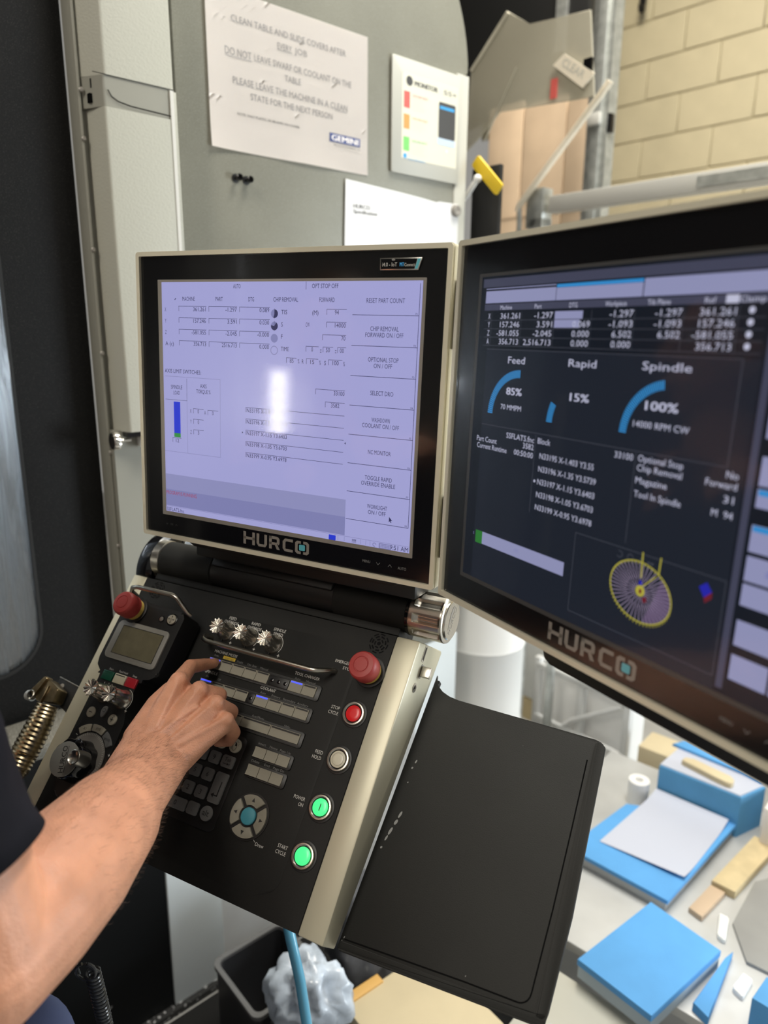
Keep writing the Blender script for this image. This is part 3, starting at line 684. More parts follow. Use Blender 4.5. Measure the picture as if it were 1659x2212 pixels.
for a, x, y in (('X', -138, -8), ('A', -113.5, -8.5), ('Y', -138, -22), ('Z', -138, -36)):
    lt(a, x, y - 3, 'c'); boxv({'X': '0', 'A': '0', 'Y': '0', 'Z': '3'}[a], x + 4.5, x + 22, y + .6, 'c', x + 13)
boxv('12', -170.5, -155, -49, 'c', -162)
lt('SSFLATS.fnc', -183.5, -149.6, cw=2.9); lt('MM', 117, -149.5, 'c'); lt('9:51 AM', 178, -149.2, 'c', cw=3.5, hh=5.4)
ink.flat([(163, -113), (163, -119.5), (164.6, -118), (165.6, -120.2), (166.5, -119.8), (165.5, -117.6), (167.4, -117.4)], Z)
ink.build('screen_lettering', 'scrL_ink', scrL)
fa = MB(MM)
fa.rect(-182, 32.6, -88, 33, Z); fa.rect(-88.4, -68, -88, 33, Z); fa.rect(-184.8, -68.4, -88, -68, Z); fa.rect(-144.4, -68, -144, 1.8, Z)
fa.rect(-184.8, -145.6, 191, -145.2, Z)
for x in (94, 103, 126, 133, 139): fa.rect(x, -152, x + .4, -146, Z)
fa.rect(151, -153, 167, -146.6, Z); fa.arc(145, -149.6, 1.6, 2.5, 0, 300, Z, 12)
fa.arc(-4, 72.6, 4.6, 5.4, 0, 360, Z, 20); fa.build('screen_faint_lines', 'scrL_faint', scrL)
pie = MB(MM)
for k in range(3): pie.flat(circ(-4, 116 - 14.5 * k, 5.2, 24), Z)
pie.build('screen_icons', 'scrL_band2', scrL)
pie = MB(MM)
for k, (a0, a1) in enumerate(((-110, 90), (-190, 60), (0, 350))): pie.flat([(-4, 116 - 14.5 * k)] + circ(-4, 116 - 14.5 * k, 5.0, 20, a0, a1), Z + .02) if k < 2 else None
for k in (0, 1): pie.rect(-4.2, 110 - 14.5 * k, -3.8, 122 - 14.5 * k, Z + .03)
pie.build('screen_icon_shade', 'scrL_ink', scrL)
MB(MM).rect(-167.5, -42.5, -156.2, -.4, Z).build('load_bar', 'scrL_blue', scrL)
MB(MM).rect(-167.5, -48, -156.2, -42.5, Z).build('load_bar_low', 'scrL_green', scrL)
rd = MB(MM); lt('PROGRAM IS RUNNING', -184, -126, mb=rd, cw=3.05); rd.build('running_message', 'scrL_red', scrL)
ic = MB(MM); ic.flat(roundpoly([(81, -153), (91, -153), (91, -146.6), (81, -146.6)], 1), Z); ic.build('status_icon', 'scrL_blue', scrL)
ic = MB(MM)
for r in range(3):
    for c in range(7): ic.rect(152.5 + 2 * c, -152 + 1.7 * r, 153.9 + 2 * c, -151 + 1.7 * r, Z + .05)
ic.build('keyboard_icon', 'scrL', scrL)
# badge stuck on the glass
bd = MB(MM).prism([(139.5, 164), (186, 164), (190.5, 177), (139, 177)], 0.05, 0.9, bev=.3).build('badge', 'alloy', mL)
MB(MM).flat([(140.6, 165.2), (181.5, 165.2), (184.7, 175.8), (140.4, 175.8)], 1.0).build('badge_face', 'gloss_black', bd)
MB(MM).flat([(182, 165.2), (185.2, 165.2), (188.8, 175.8), (185.2, 175.8)], 1.0).build('badge_stripe', 'logo_teal', bd)
mb = MB(MM); mb.text('i4.0 - IoT', 142.5, 170, 4.0, w=18, z=1.1); mb.text('Connect', 169.5, 169.6, 3.4, w=12.5, z=1.1)
for r in (1.4, 2.4): mb.arc(156, 173, r, r + .4, 40, 140, 1.1, 8)
mb.build('badge_lettering', 'print_white', bd)
MB(MM).text('MT', 164, 170, 4.0, w=5, z=1.1, bold=.2).build('badge_blue_lettering', 'ink_blue', bd)
# --- right screen
SR = -2.45; Z = SR + .08
MB(MM).prism(rrect(-191.5, -158.5, 195.5, 156.5, 1), -2.6, -2.5, hole=rrect(-187, -154, 191.5, 153.4, .5)).build('screen_surround', 'osd_dim', mR)
scrR = MB(MM).rect(-187, -154, 191.4, 153.4, SR).build('screen', 'scrR', mR)
mb = MB(MM); mb.rect(-184, 143, 122, 151, SR + .03); mb.rect(-180, 121, 121, 127, SR + .03); mb.rect(122, -150, 127.5, 124, SR + .03); mb.build('header_strip', 'scrR_hdr', scrR)
MB(MM).rect(-172, -154, 120, 84, SR + .02).build('panel_area', 'scrR_panel', scrR)
mb = MB(MM); mb.rect(-179, 128, -80.6, 139.4, Z); mb.rect(-80, 128, 14.5, 138.6, Z); mb.rect(15.5, 128, 121, 141.5, Z); mb.rect(-179, 141, -81, 141.8, Z)
mb.rect(-79.5, 112, -46, 118.7, Z); mb.rect(-79.5, 104.6, -49, 111.4, Z)
mb.rect(-158, -114.5, -39, -101.5, Z); mb.build('pale_bars', 'scrR_lav', scrR)
mb = MB(MM); mb.rect(-80, 138.8, 14.5, 141.6, Z); mb.build('tab_stripe', 'scrR_blue', scrR)
MB(MM).rect(-169, -115, -158, -101.5, Z).build('progress_bar', 'scrR_green', scrR)
mb = MB(MM)
for y in (111.6, 103.6, 95.6, 87.6): mb.rect(-179, y - .2, 118, y + .2, Z)
for x in (-168, -124, -80, -36, 9, 54, 98): mb.rect(x - .2, 87.6, x + .2, 119, Z)
for y in (84, 9.5): mb.rect(-172, y - .25, 106, y + .25, Z)
mb.rect(106, 9.5, 106.6, 84, Z); mb.rect(-90.5, -66, -90, 8, Z); mb.rect(26, -66, 26.5, 8, Z)
mb.rect(-29, -71, 119, -70.5, Z); mb.rect(-29, -143, -28.5, -70.5, Z); mb.rect(118.5, -143, 119, -70.5, Z); mb.rect(-29, -143.4, 119, -142.9, Z)
for k in range(2): mb.arc(22 + 11 * k, -76.6, 2.4, 3, -150 if k == 0 else 0, 120 if k == 0 else 360, Z, 14)
mb.line((35, -78.6), (37.4, -81), .7, Z)
for x, y in ((50, -77), (53.5, -77), (50, -81), (53.5, -81), (43, -76)): mb.rect(x, y, x + 2.4, y + 1.6, Z)
mb.build('grid_lines', 'scrR_line', scrR)
tx = MB(MM)
def rt(s, x, y, al='l', hh=5.2, cw=4.2, w=None, bold=0): tx.text(s, x, y, hh, w=w or cw * len(s) - 1, al=al, z=Z + .03, bold=bold)
for s, x, w_ in (('Machine', -147, 17), ('Part', -102, 9), ('DTG', -58, 9.5), ('Workpiece', -11, 22), ('Tilt Plane', 31, 21), ('Ref', 75, 9), ('Clamp', 107, 19)): rt(s, x, 123.5, 'c', 4, w=w_)
rows = (('X', '361.261', '-1.297', '', '-1.297', '-1.297', '361.261'), ('Y', '157.246', '3.591', '0.069', '-1.093', '-1.093', '157.246'), ('Z', '-581.055', '-2.045', '0.000', '6.502', '6.502', '-581.055'), ('A', '356.713', '2,516.713', '0.000', '0.000', '', '356.713'))
for k, r in enumerate(rows):
    y = 115.6 - 8 * k
    for s, x in zip(r, (-170, -126, -82, -37, 8, 53, 96)):
        if s: rt(s, x, y, 'r', 5.2)
    tx.flat(circ(107.5, y + .6, 2.3, 16), Z)
tx.rect(87, 121, 97, 126.6, Z)
rt('Feed', -126, 74.5, 'c', 6.4, w=24); rt('Rapid', -41, 75, 'c', 6.4, w=32); rt('Spindle', 45, 76, 'c', 6.4, w=45)
rt('85%', -126, 45, 'c', 6.8, w=22, bold=.35); rt('15%', -40.5, 46, 'c', 6.8, w=22, bold=.35); rt('100%', 45, 46, 'c', 7, w=30, bold=.35)
rt('70 MMPM', -129, 29.5, 'c', 5, w=30); rt('14000 RPM CW', 46, 31, 'c', 5, w=52)
rt('Part Count', -178, -5.6, w=32); rt('Current Runtime', -177, -12.6, w=47); rt('SSFLATS.fnc', -92, 2.6, 'r', w=40); rt('3582', -92, -4.2, 'r', w=15); rt('00:50:00', -92, -12, 'r', w=27)
rt('Block', -87, 3, w=16.5)
for k, (s, w_) in enumerate((('N33195 X-1.403 Y3.55', 67), ('N33196 X-1.35 Y3.5739', 71), ('N33197 X-1.15 Y3.6403', 71), ('N33198 X-1.05 Y3.6703', 71), ('N33199 X-0.95 Y3.6978', 71))): rt(s, -83, -10.6 - 12.1 * k, w=w_)
tx.flat(circ(-87, -35, 1.3, 12), Z)
rt('33100', 24, 4, 'r', w=19)
for s, y, w_, v, xr, w2 in (('Optional Stop', 4.6, 42, 'No', 116, 9.5), ('Chip Removal', -3, 42, 'Forward', 116, 25), ('Magazine', -13, 30, '31', 115, 8), ('Tool In Spindle', -24, 44, 'M  94', 116, 17)):
    rt(s, 29, y, w=w_); rt(v, xr, y, 'r', w=w2)
for r in range(4):
    pass
tx.build('screen_lettering', 'scrR_text', scrR)
mb = MB(MM); mb.text('12%', -104, -108, 3.4, w=6, al='c', z=Z + .03); mb.text('S', -172.5, -106, 3, al='c', z=Z + .03); mb.build('bar_lettering', 'scrL_band2', scrR)
ga = MB(MM)
for cx, cy, a0, a1, n in ((-119, 21, 90, 180, 34), (-34, 21, 155, 180, 10), (51, 22, 98, 180, 32)):
    for k in range(n):
        a = a0 + (a1 - a0) * k / n; ga.arc(cx, cy, 37.3, 44.5, a, a + (a1 - a0) / n * .66, Z, 2)
ga.build('gauge_arcs', 'scrR_blue', scrR)
cx, cy, rot = 46, -102, math.radians(-14)
def el(a, k=1.0): 
    x, y = 31.5 * k * math.cos(a), 24.5 * k * math.sin(a); return (cx + x * math.cos(rot) - y * math.sin(rot), cy + x * math.sin(rot) + y * math.cos(rot))
mv = MB(MM); yw = MB(MM)
mf = MB(MM)
for k in range(44):
    a = 2 * math.pi * k / 44; mv.line(el(a, .16 if k % 2 else .42), el(a, .97), .5, Z + .02)
for k in range(56):
    a = 2 * math.pi * k / 56
    yw.line(el(a, .96), (el(a, 1.0)[0], el(a, 1.0)[1] - 2.2), .7, Z + .03)
    yw.line(el(a, .985), el(a + 2 * math.pi / 56, .985), .9, Z + .03)
yw.line((46, -90), (45, -69), 1.2, Z + .04); yw.line((62, -83), (62.5, -69), 1.2, Z + .04); yw.line((48, -97), (60, -85), .9, Z + .04)
yw.flat(circ(46.5, -101, 4.6, 18), Z + .03)
mf.flat([el(a) for a in [math.radians(d) for d in range(-70, 64, 6)]] + [el(0, .45)], Z)
mf.build('wheel_face', 'scrR_mauve_dim', scrR)
mv.build('wheel_spokes', 'scrR_mauve', scrR); yw.build('wheel_rim', 'scrR_yellow', scrR)
mb = MB(MM); mb.flat([(98, -81), (104, -76), (109, -82), (103, -88)], Z + .04); mb.rect(44.5, -96, 47.5, -92.5, Z + .05); mb.build('navy_marker', 'scrR_navy', scrR)
mb = MB(MM); mb.flat([(103, -88), (109, -82), (109.5, -87), (104, -92)], Z + .03); mb.flat([(49, -106), (53, -104), (54, -108), (51, -110)], Z + .05); mb.rect(45.4, -103, 48, -99.5, Z + .05); mb.build('red_marker', 'scrR_maroon', scrR)
sb = MB(MM); bl = MB(MM)
for k, (ya, yb) in enumerate(((80, 53), (51, 33), (21, 1), (-1, -14), (-26, -45), (-48, -66), (-68, -84), (-95, -114), (-121, -140))):
    for x0_, x1_ in ((131, 159), (161, 189)):
        sb.rect(x0_, yb, x1_, ya, Z)
        if k in (1, 3, 4): bl.rect(x0_ + 1, ya - 4.5, x1_ - 6, ya - .5, Z + .02)
sb.build('side_buttons', 'scrR_lav', scrR); bl.build('side_button_stripes', 'scrR_blue', scrR)
mb = MB(MM)
for k, (x, y) in enumerate(((150, -35), (150, -57), (158, -78))): mb.flat([(x - 4, y - 3), (x + 4, y - 3), (x + 4, y + 1), (x, y + 3.4), (x - 4, y + 1)], Z + .03)
mb.build('side_button_icons', 'scrL_band2', scrR)
for t in (mL, mR): MB(MM).box(-220, -185.6, -1.0, 220, 185.6, -0.2).build('cover_glass', 'glass', t)
# hinges between the two monitors and the neck down to the barrel
for yc in (118, -118):
    hb = MB(MM); hb.lathe([(5, yc - 36), (5, yc + 36)], 16, at=(231, 0, -13), axis='y')
    hb.box(222, yc - 34, -22, 230, yc + 34, -12, bev=1); hb.build('hinge', 'plastic_black', mL)
MB(MM).box(-188, -233, -116, 175, -180, -64, bev=4).build('neck', 'plastic_black', mL)

# ================================================================== control console
con = thing('control_console', 'black control console with keys and round buttons under the monitors', 'control panel', F_C)
# wedge profile (y, z) swept along x
def wedge(mb, x0, x1, prof, bev=0):
    b = bmesh.new(); s = MM
    A = [b.verts.new((x0 * s, y * s, z * s)) for y, z in prof]; B = [b.verts.new((x1 * s, y * s, z * s)) for y, z in prof]
    n = len(prof)
    for i in range(n): b.faces.new((A[i - 1], A[i], B[i], B[i - 1]))
    b.faces.new(A[::-1]); b.faces.new(B)
    bmesh.ops.recalc_face_normals(b, faces=b.faces[:])
    if bev: bmesh.ops.bevel(b, geom=b.edges[:], offset=bev * s, segments=2, affect='EDGES', profile=0.5)
    b.normal_update(); big = sorted(f.calc_area() for f in b.faces)[-6]
    for f in b.faces: f.smooth = bool(bev) and f.calc_area() < big
    return mb._merge(b)
prof = [(0, 0), (-360.7, 0), (-364, -38), (14, -90), (16, -86)]
wedge(MB(MM), 27, 470.5, [(0, -1), (-359, -1), (-362, -36), (12, -88)]).build('housing', 'console_black', con)
wedge(MB(MM), 470, 503.5, prof, 2.2).build('side_strip', 'silver', con, 'right silver side strip with sockets')
wedge(MB(MM), 0, 28, prof, 2.2).build('side_strip', 'silver', con, 'left silver side strip')
MB(MM).prism(rrect(28.3, -360, 469.7, -0.5, 3), -1, 0.3).build('faceplate', 'console_black', con)
MB(MM).prism(roundpoly([(192, -27), (405, -24), (430, -44), (428, -330), (395, -345), (192, -345)], [18, 22, 14, 22, 18, 8]), 0.3, 0.55, bev=.2).build('overlay', 'console_black', con)
# top bead and hinge barrel
MB(MM).box(40, 1.5, -34, 470, 12, -3, bev=1.2).build('top_bead', 'console_black', con)
MB(MM).box(60, 8, -60, 468, 36, -22, bev=3).build('barrel_bracket', 'console_black', con)
BY, BZ = 40, -10
def sleeve(x0, x1, r, n, m, lb=None): return MB(MM).lathe([(r - 2, x0), (r, x0 + 1.5), (r, x1 - 1.5), (r - 2, x1)], 48, at=(0, BY, BZ), axis='x').build(n, m, con, lb)
sleeve(46, 149, 29, 'barrel_sleeve', 'console_black'); sleeve(365, 478, 29, 'barrel_sleeve', 'console_black'); sleeve(140, 372, 26.5, 'barrel_core', 'plastic_black')
sleeve(30, 46.5, 29.5, 'collar', 'steel', 'steel collar at the left end')
MB(MM).box(151, 36, -30, 363, 76, 21, bev=3).build('barrel_cover', 'plastic_black', con)
MB(MM).lathe([(25, 476), (31, 478), (31, 482), (28, 482)], 40, at=(0, BY, BZ), axis='x').build('seal_ring', 'gloss_black', con)
def fl_(a, hh):
    k = math.sqrt(max(0, min(1, (hh - 488) / 7))) if hh < 508 else max(0, min(1, (527 - hh) / 3))
    return 1 - 0.15 * k * max(0, min(1, math.cos(9 * a) * 1.6 + .25)) ** .8
pr = [(26, 479.5), (30, 480.5), (31, 482)] + [(31 + .03 * i, 484 + i * 1.3) for i in range(33)] + [(32, 527.5), (31.4, 529.5), (29.5, 530.5), (27, 530.5)]
knob = MB(MM).lathe(pr, 198, at=(0, BY, BZ), axis='x', flute=fl_).build('clamp_knob', 'steel', con, 'fluted metal clamp knob')
MB(MM).lathe([(26.5, 530), (26.5, 532), (25.5, 533)], 48, at=(0, BY, BZ), axis='x').build('knob_cap', 'alloy', knob)
mb = MB(MM); mb.X = Matrix(((0, 0, 1, 0.5331), (1, 0, 0, BY * MM), (0, 1, 0, BZ * MM), (0, 0, 0, 1)))
mb.text('HURCO', 0, -1, 8, w=38, al='c', z=0.1); mb.flat([(-19, 5), (19, 5), (15, 9.5), (4, 11)], 0.1)
mb.build('knob_lettering', 'logo_grey', knob)
# elbow of the support arm at the left end
MB(MM).lathe([(50, -8), (62, -4), (66, 6), (66, 20), (60, 27), (40, 28)], 56, at=(0, 38, -58), axis='x').build('arm_elbow', 'gloss_black', con, 'black round elbow of the support arm')
MB(MM).lathe([(24, 5), (27, 8), (27, 27), (25, 31)], 32, at=(0, 34, -24), axis='x').build('elbow_hub', 'steel', con)
MB(MM).tube([(8, 70, -60), (-4, 130, -90), (-10, 210, -150)], 34, 24).build('support_arm', 'column_plain', con)
MB(MM).prism(roundpoly([(46, 56), (88, 56), (84, 84), (48, 90)], 4), -40, -22, bev=2).build('elbow_clip', 'alloy', con)
# sockets in the right side (x = 503.5 face)
def sideX(y, z): return Matrix(((0, 0, 1, 0.5035), (1, 0, 0, y * MM), (0, 1, 0, z * MM), (0, 0, 0, 1)))
mb = MB(MM); mb.X = sideX(-7, -27); mb.prism(rrect(-12, -4.4, 11, 4.4, 1.2), -1, 0.5, hole=rrect(-10, -3, 9, 3, .8)); mb.build('socket_frame', 'steel', con)
mb = MB(MM); mb.X = sideX(-7, -27); mb.prism(rrect(-9, -2.4, 8, 2.4, .5), -0.5, 0.3); mb.build('socket', 'gloss_black', con)
mb = MB(MM); mb.X = sideX(-30, -34); mb.prism(rrect(-9, -4.2, 9, 4.2, 1), -1, 0.6); mb.build('socket_frame', 'logo_grey', con)
mb = MB(MM); mb.X = sideX(-54, -28); mb.prism(circ(0, 0, 6.2, 24), -1, 0.8, hole=circ(0, 0, 3.4, 18)); mb.build('lock_ring', 'steel', con)
mb = MB(MM); mb.X = sideX(-54, -28); mb.prism(circ(0, 0, 3.3, 18), -1, 0.3); mb.build('lock_core', 'gloss_black', con)
usb = thing('usb_stick', 'small metal USB stick plugged into the side of the console', 'usb stick', off(F_C, 0.5043, -0.030, -0.034))
mb = MB(MM); mb.box(0, -7, -3.4, 13, 7, 3.4, bev=.8); mb.build('stick_body', 'steel', usb)
MB(MM).box(12.6, -5, -2.2, 13.6, 5, 2.2).build('stick_cap', 'alloy', usb)
# speaker slots
def grille(cx, cy, m='gloss_black'):
    mb = MB(MM); mb.flat(circ(cx, cy, 2.6, 16), .7)
    for r0, r1, n, o_ in ((4.6, 6.6, 5, 15), (8.4, 10.4, 7, 0), (12, 13.6, 8, 20)):
        for k in range(n): mb.arc(cx, cy, r0, r1, o_ + 360 * k / n, o_ + 360 * k / n + 360 / n * .66, .7, 6)
    return mb.build('speaker_slots', m, con)
grille(448.5, -15.3); grille(58.7, -16.2)
# emergency stop
def estop(parent, x, y, z, r=19.0):
    k = r / 19.0
    MB(MM).lathe([(21.5 * k, z), (21.5 * k, z + 2.4), (20 * k, z + 3)], 40, at=(x, y, 0)).build('stop_base', 'plastic_black', parent)
    MB(MM).lathe([(16.5 * k, z + 2), (17 * k, z + 5), (16.5 * k, z + 11)], 36, at=(x, y, 0)).build('stop_collar', 'collar_yellow', parent)
    hd = MB(MM).lathe([(14 * k, z + 10), (18.2 * k, z + 11), (19 * k, z + 13), (19.2 * k, z + 27), (18.4 * k, z + 31), (16.5 * k, z + 33), (10.8 * k, z + 33.8), (10.2 * k, z + 33.0), (9.4 * k, z + 33.0), (8.8 * k, z + 33.9), (3, z + 34.1)], 48, at=(x, y, 0)).build('stop_head', 'red', parent)
    return hd
estop(con, 450, -54.5, 0.3, 18.6)
# lit round buttons
for (x, y, m, lb) in ((448, -111, 'red_lens', 'red stop cycle button'), (448.5, -169, 'white_lens', 'cream feed hold button'), (447, -227.5, 'green_lens', 'green power on button'), (446, -284, 'green_lens', 'green start cycle button')):
    bz = MB(MM).lathe([(15.2, 0.3), (15.2, 3.2), (14.2, 4.8), (12.6, 5.0), (11.4, 4.2), (11.4, 1.0)], 40, at=(x, y, 0)).build('button_ring', 'steel', con)
    MB(MM).lathe([(17.6, 0.3), (17.6, 1.2), (16.8, 1.6)], 40, at=(x, y, 0)).build('gasket', 'plastic_black', bz)
    MB(MM).lathe([(11.2, 1.0), (11.2, 3.2), (10, 3.3)], 40, at=(x, y, 0)).build('lens_seat', 'gloss_black', bz)
    MB(MM).lathe([(10.2, 3.0), (10.2, 4.0), (9.7, 4.4), (4, 4.55), (1, 4.6)], 40, at=(x, y, 0)).build('lens', m, bz, lb)
    if 'power' in lb: mb = MB(MM); mb.line((x - .0, y - 4.2), (x + .0, y + 4.2), 1.2, 4.75); mb.build('lens_mark', 'print_black', bz)
    if m == 'white_lens': mb = MB(MM); mb.arc(x, y, 7.4, 7.8, 0, 360, 4.75, 30); mb.build('lens_mark', 'key', bz)
# override knobs
def selector(parent, x, y, z, hgt=27.5, src=None):
    s = hgt / 27.5
    def fl2(a, hh):
        if hh > z + 20.8 * s: return 1 + 0.085 * math.cos(11 * a)
        t = max(0, min(1, (hh - z - 4 * s) / (4 * s)))
        return 1 - t * 0.20 * max(0, math.cos(4 * a + .6)) ** 2
    return MB(MM).lathe([(13.4, z), (13.4, z + 2.2), (12.4, z + 3.6), (11.6, z + 6 * s), (11.0, z + 11 * s), (10.4, z + 16 * s), (9.2, z + 19.5 * s), (8.6, z + 21 * s), (9.9, z + 23 * s), (11.0, z + 25.4 * s), (10.4, z + 26.8 * s), (6.5, z + 26.2 * s), (1.5, z + 25 * s)], 110, at=(x, y, 0), flute=fl2, zf=lambda a, hh: (0.8 * math.cos(11 * a) if hh > z + 26 * s else 0)).build('selector_knob', 'chrome', parent)
for x in (212.4, 253.8, 295.4):
    k_ = selector(con, x, -51.6, 0.3)
    MB(MM).box(x - .8, -66.5, 1.2, x + .8, -62.5, 3.2).build('pointer', 'print_black', k_)
# guard rail in front of the knobs
MB(MM).tube([(193, -65, 0), (193, -66, 10), (194, -69, 19), (199, -74, 24.5), (207, -76, 26), (290, -76, 26), (380, -76, 26), (389, -74.5, 24.5), (396, -70.5, 17), (401, -66.5, 7), (402, -65.5, 0)], 3.4, 12).build('guard_rail', 'steel', con)
# ---- keys
DX, DY = 3.6, -0.6
def key(x0, y0, x1, y1, m='key', led=None, n='key', lb=None, slot=True):
    x0 += DX; x1 += DX; y0 += DY; y1 += DY
    b = bmesh.new(); s = MM; N = 6      # slightly dished top, sloping to the front
    pts = [(y1, 1.2), (y1 - .3, 4.6)] + [(y1 - .3 - (y1 - y0 - .6) * i / N, 4.7 - .9 * math.sin(math.pi * i / N) * .6 + .2 * i / N) for i in range(N + 1)] + [(y0, 4.4), (y0, 1.2)]
    A = [b.verts.new((x0 * s, y * s, z * s)) for y, z in pts]; B = [b.verts.new((x1 * s, y * s, z * s)) for y, z in pts]
    for i in range(len(pts)): b.faces.new((A[i - 1], A[i], B[i], B[i - 1]))
    b.faces.new(A[::-1]); b.faces.new(B); bmesh.ops.recalc_face_normals(b, faces=b.faces[:])
    mb = MB(MM); mb._merge(b, False); k = mb.build(n, m, con, lb)
    if slot or led:
        MB(MM).box(x0 + 1.4, y1 - 2.9, 4.3, x1 - 1.4, y1 - .9, 5.05).build('key_window', led or 'plastic_black', k)
    return k
def rowbase(x0, y0, x1, y1): MB(MM).prism(rrect(x0 + DX, y0 + DY, x1 + DX, y1 + DY, 3), 0.4, 2.6, bev=.8).build('key_bed', 'plastic_black', con)
def blank(x0, y0, x1, y1, dots):
    k = MB(MM).box(x0 + DX, y0 + DY, 0.4, x1 + DX, y1 + DY, 4.6, bev=1).build('key_blank', 'plastic_black', con)
    mb = MB(MM)
    for i in range(dots):
        cx = x0 + DX + (x1 - x0) * (i + .5) / dots; mb.lathe([(2.6, 4.2), (2.6, 5), (1.6, 5.4)], 14, at=(cx, (y0 + y1) / 2 + DY, 0))
    mb.build('blank_dots', 'gloss_black', k)
PIT = 20.85
rowbase(201, -109, 389, -89)
for i in range(5): key(203.4 + PIT * i, -106, 203.4 + PIT * i + 20.2, -91.6, led='blue_led' if i == 0 else None, lb='grey key with a lit blue strip' if i == 0 else None)
blank(308.6, -106, 340.6, -92, 3)
for i in range(2): key(341.6 + PIT * i, -106, 341.6 + PIT * i + 20.2, -91.6, led='blue_led' if i == 0 else None, lb='grey key with a lit blue strip' if i == 0 else None)
rowbase(201, -139, 388, -120)
for i in range(4): key(203.2 + 20.9 * i, -136.4, 203.2 + 20.9 * i + 20.2, -122.6, led='blue_led' if i == 0 else None, lb='grey key with a lit blue strip' if i == 0 else None)
blank(287.2, -136.4, 298.2, -122.8, 1)
for i in range(4): key(299 + 21.3 * i, -136.6, 299 + 21.3 * i + 20.6, -122.4, led='blue_led' if i == 0 else None, lb='grey key with a lit blue strip' if i == 0 else None)
rowbase(198, -171, 389, -151)
for i in range(4): key(200.4 + 46.1 * i, -167.4, 200.4 + 46.1 * i + 45.4, -153.8, n='wide_key')
rowbase(325, -200, 386, -182); rowbase(325, -223, 386, -205)
for i in range(3):
    key(328 + 18.1 * i, -198, 328 + 18.1 * i + 17.4, -184.6, slot=False)
    key(327.6 + 18.1 * i, -221, 327.6 + 18.1 * i + 17.4, -207.4, slot=False)
# ---- keypad
MB(MM).prism(rrect(213, -300, 316, -180, 9), 0.3, 1.4, bev=.6).build('keypad_bed', 'plastic_black', con)
KX = 2.6
def pad(x0, y0, x1, y1, t=None, hh=6, lb=None, r=2.6, n='keypad_key'):
    k = MB(MM).prism(rrect(x0 + KX, y0, x1 + KX, y1, r), 1.0, 4.2, bev=1.2).build(n, 'keypad', con, lb)
    if t:
        MB(MM).text(t, (x0 + x1) / 2 + KX, (y0 + y1) / 2, hh, al='c', z=4.35).build('key_legend', 'print_black', k)
    return k
for (t, cx, cy) in (('7', 233.6, -214.8), ('8', 254.6, -214.8), ('9', 275.4, -214.8), ('4', 233.6, -237), ('5', 254.6, -237), ('6', 275.6, -237), ('1', 233.6, -259.4), ('2', 254.6, -259.5), ('3', 275.4, -259.6), ('.', 273.6, -281)):
    pad(cx - 8.4, cy - 7.8, cx + 8.4, cy + 7.8, t)
k = pad(287.5, -222.6, 306.6, -207)
mb = MB(MM); mb.text('Tab', 297 + KX, -212.3, 4.6, al='c', z=4.35, w=10); mb.line((291.5 + KX, -218), (299 + KX, -218), .7, 4.35); mb.flat([(298 + KX, -216.6), (301 + KX, -218), (298 + KX, -219.4)], 4.35); mb.rect(301.4 + KX, -219.6, 302 + KX, -216.4, 4.35); mb.build('key_legend', 'print_black', k)
k = pad(288.5, -267.2, 307, -229, n='enter_key')
mb = MB(MM); mb.rect(300.5 + KX, -258.5, 302 + KX, -240, 4.35); mb.rect(295 + KX, -258.5, 302 + KX, -257, 4.35); mb.flat([(296 + KX, -254.6), (291.8 + KX, -257.8), (296 + KX, -261)], 4.35); mb.build('key_legend', 'print_black', k)
k = pad(228.4, -289.4, 262.6, -274.6, '0')
for (cx, cy, r_) in ((295.4, -280.8, 9.2), (298.4, -193.4, 9.0), (276.8, -193.4, 9.0), (255.6, -193.4, 9.0)):
    k = MB(MM).prism(circ(cx + KX, cy, r_, 32), 1.0, 4.0, bev=1.1).build('round_key', 'keypad' if cy < -200 else 'padlight', con)
    if cy < -200: MB(MM).text('alt', cx + KX, cy + .5, 7, al='c', z=4.2, w=10).build('key_legend', 'print_black', k)
    elif cx > 290:
        mb = MB(MM); 
        e_o = circ(cx + KX, cy - 1, 3.6, 24, ry=5.4); e_i = circ(cx + KX, cy - 1, 3.1, 24, ry=4.9)
        for i in range(24): mb.flat([e_i[i - 1], e_o[i - 1], e_o[i], e_i[i]], 4.2)
        mb.flat([(cx + KX + .2, cy), (cx + KX + 3.4, cy), (cx + KX + 2.6, cy + 3), (cx + KX + .2, cy + 4.4)], 4.2)
        for a in (80, 50, 20, -10): mb.line((cx + KX + 1.6 + 3.4 * math.cos(math.radians(a)), cy + 2 + 3.4 * math.sin(math.radians(a))), (cx + KX + 1.6 + 4.8 * math.cos(math.radians(a)), cy + 2 + 4.8 * math.sin(math.radians(a))), .5, 4.2)
        mb.build('key_legend', 'print_black', k)
# ---- arrow pad
ax, ay = 357.6, -265.8
MB(MM).prism(circ(ax, ay, 28, 48), 0.3, 1.6, bev=.8).build('arrow_bed', 'plastic_black', con)
for k_, a0 in enumerate((0, 90, 180, 270)):
    g = 8.5; o = circ(ax, ay, 25.4, 14, a0 - 45 + g * .62, a0 + 45 - g * .62); i_ = circ(ax, ay, 13, 8, a0 + 45 - g * 1.2, a0 - 45 + g * 1.2)
    kk = MB(MM).prism(o + i_, 1.2, 4.4, bev=1.0).build('arrow_key', 'key', con)
    cx, cy = ax + 19 * math.cos(math.radians(a0)), ay + 19 * math.sin(math.radians(a0)); rot = math.radians(a0)
    MB(MM).flat([(cx + 3.0 * math.cos(rot + t), cy + 3.0 * math.sin(rot + t)) for t in (0, 2 * math.pi / 3 + .15, 4 * math.pi / 3 - .15)], 4.55).build('key_arrow', 'print_black', kk)
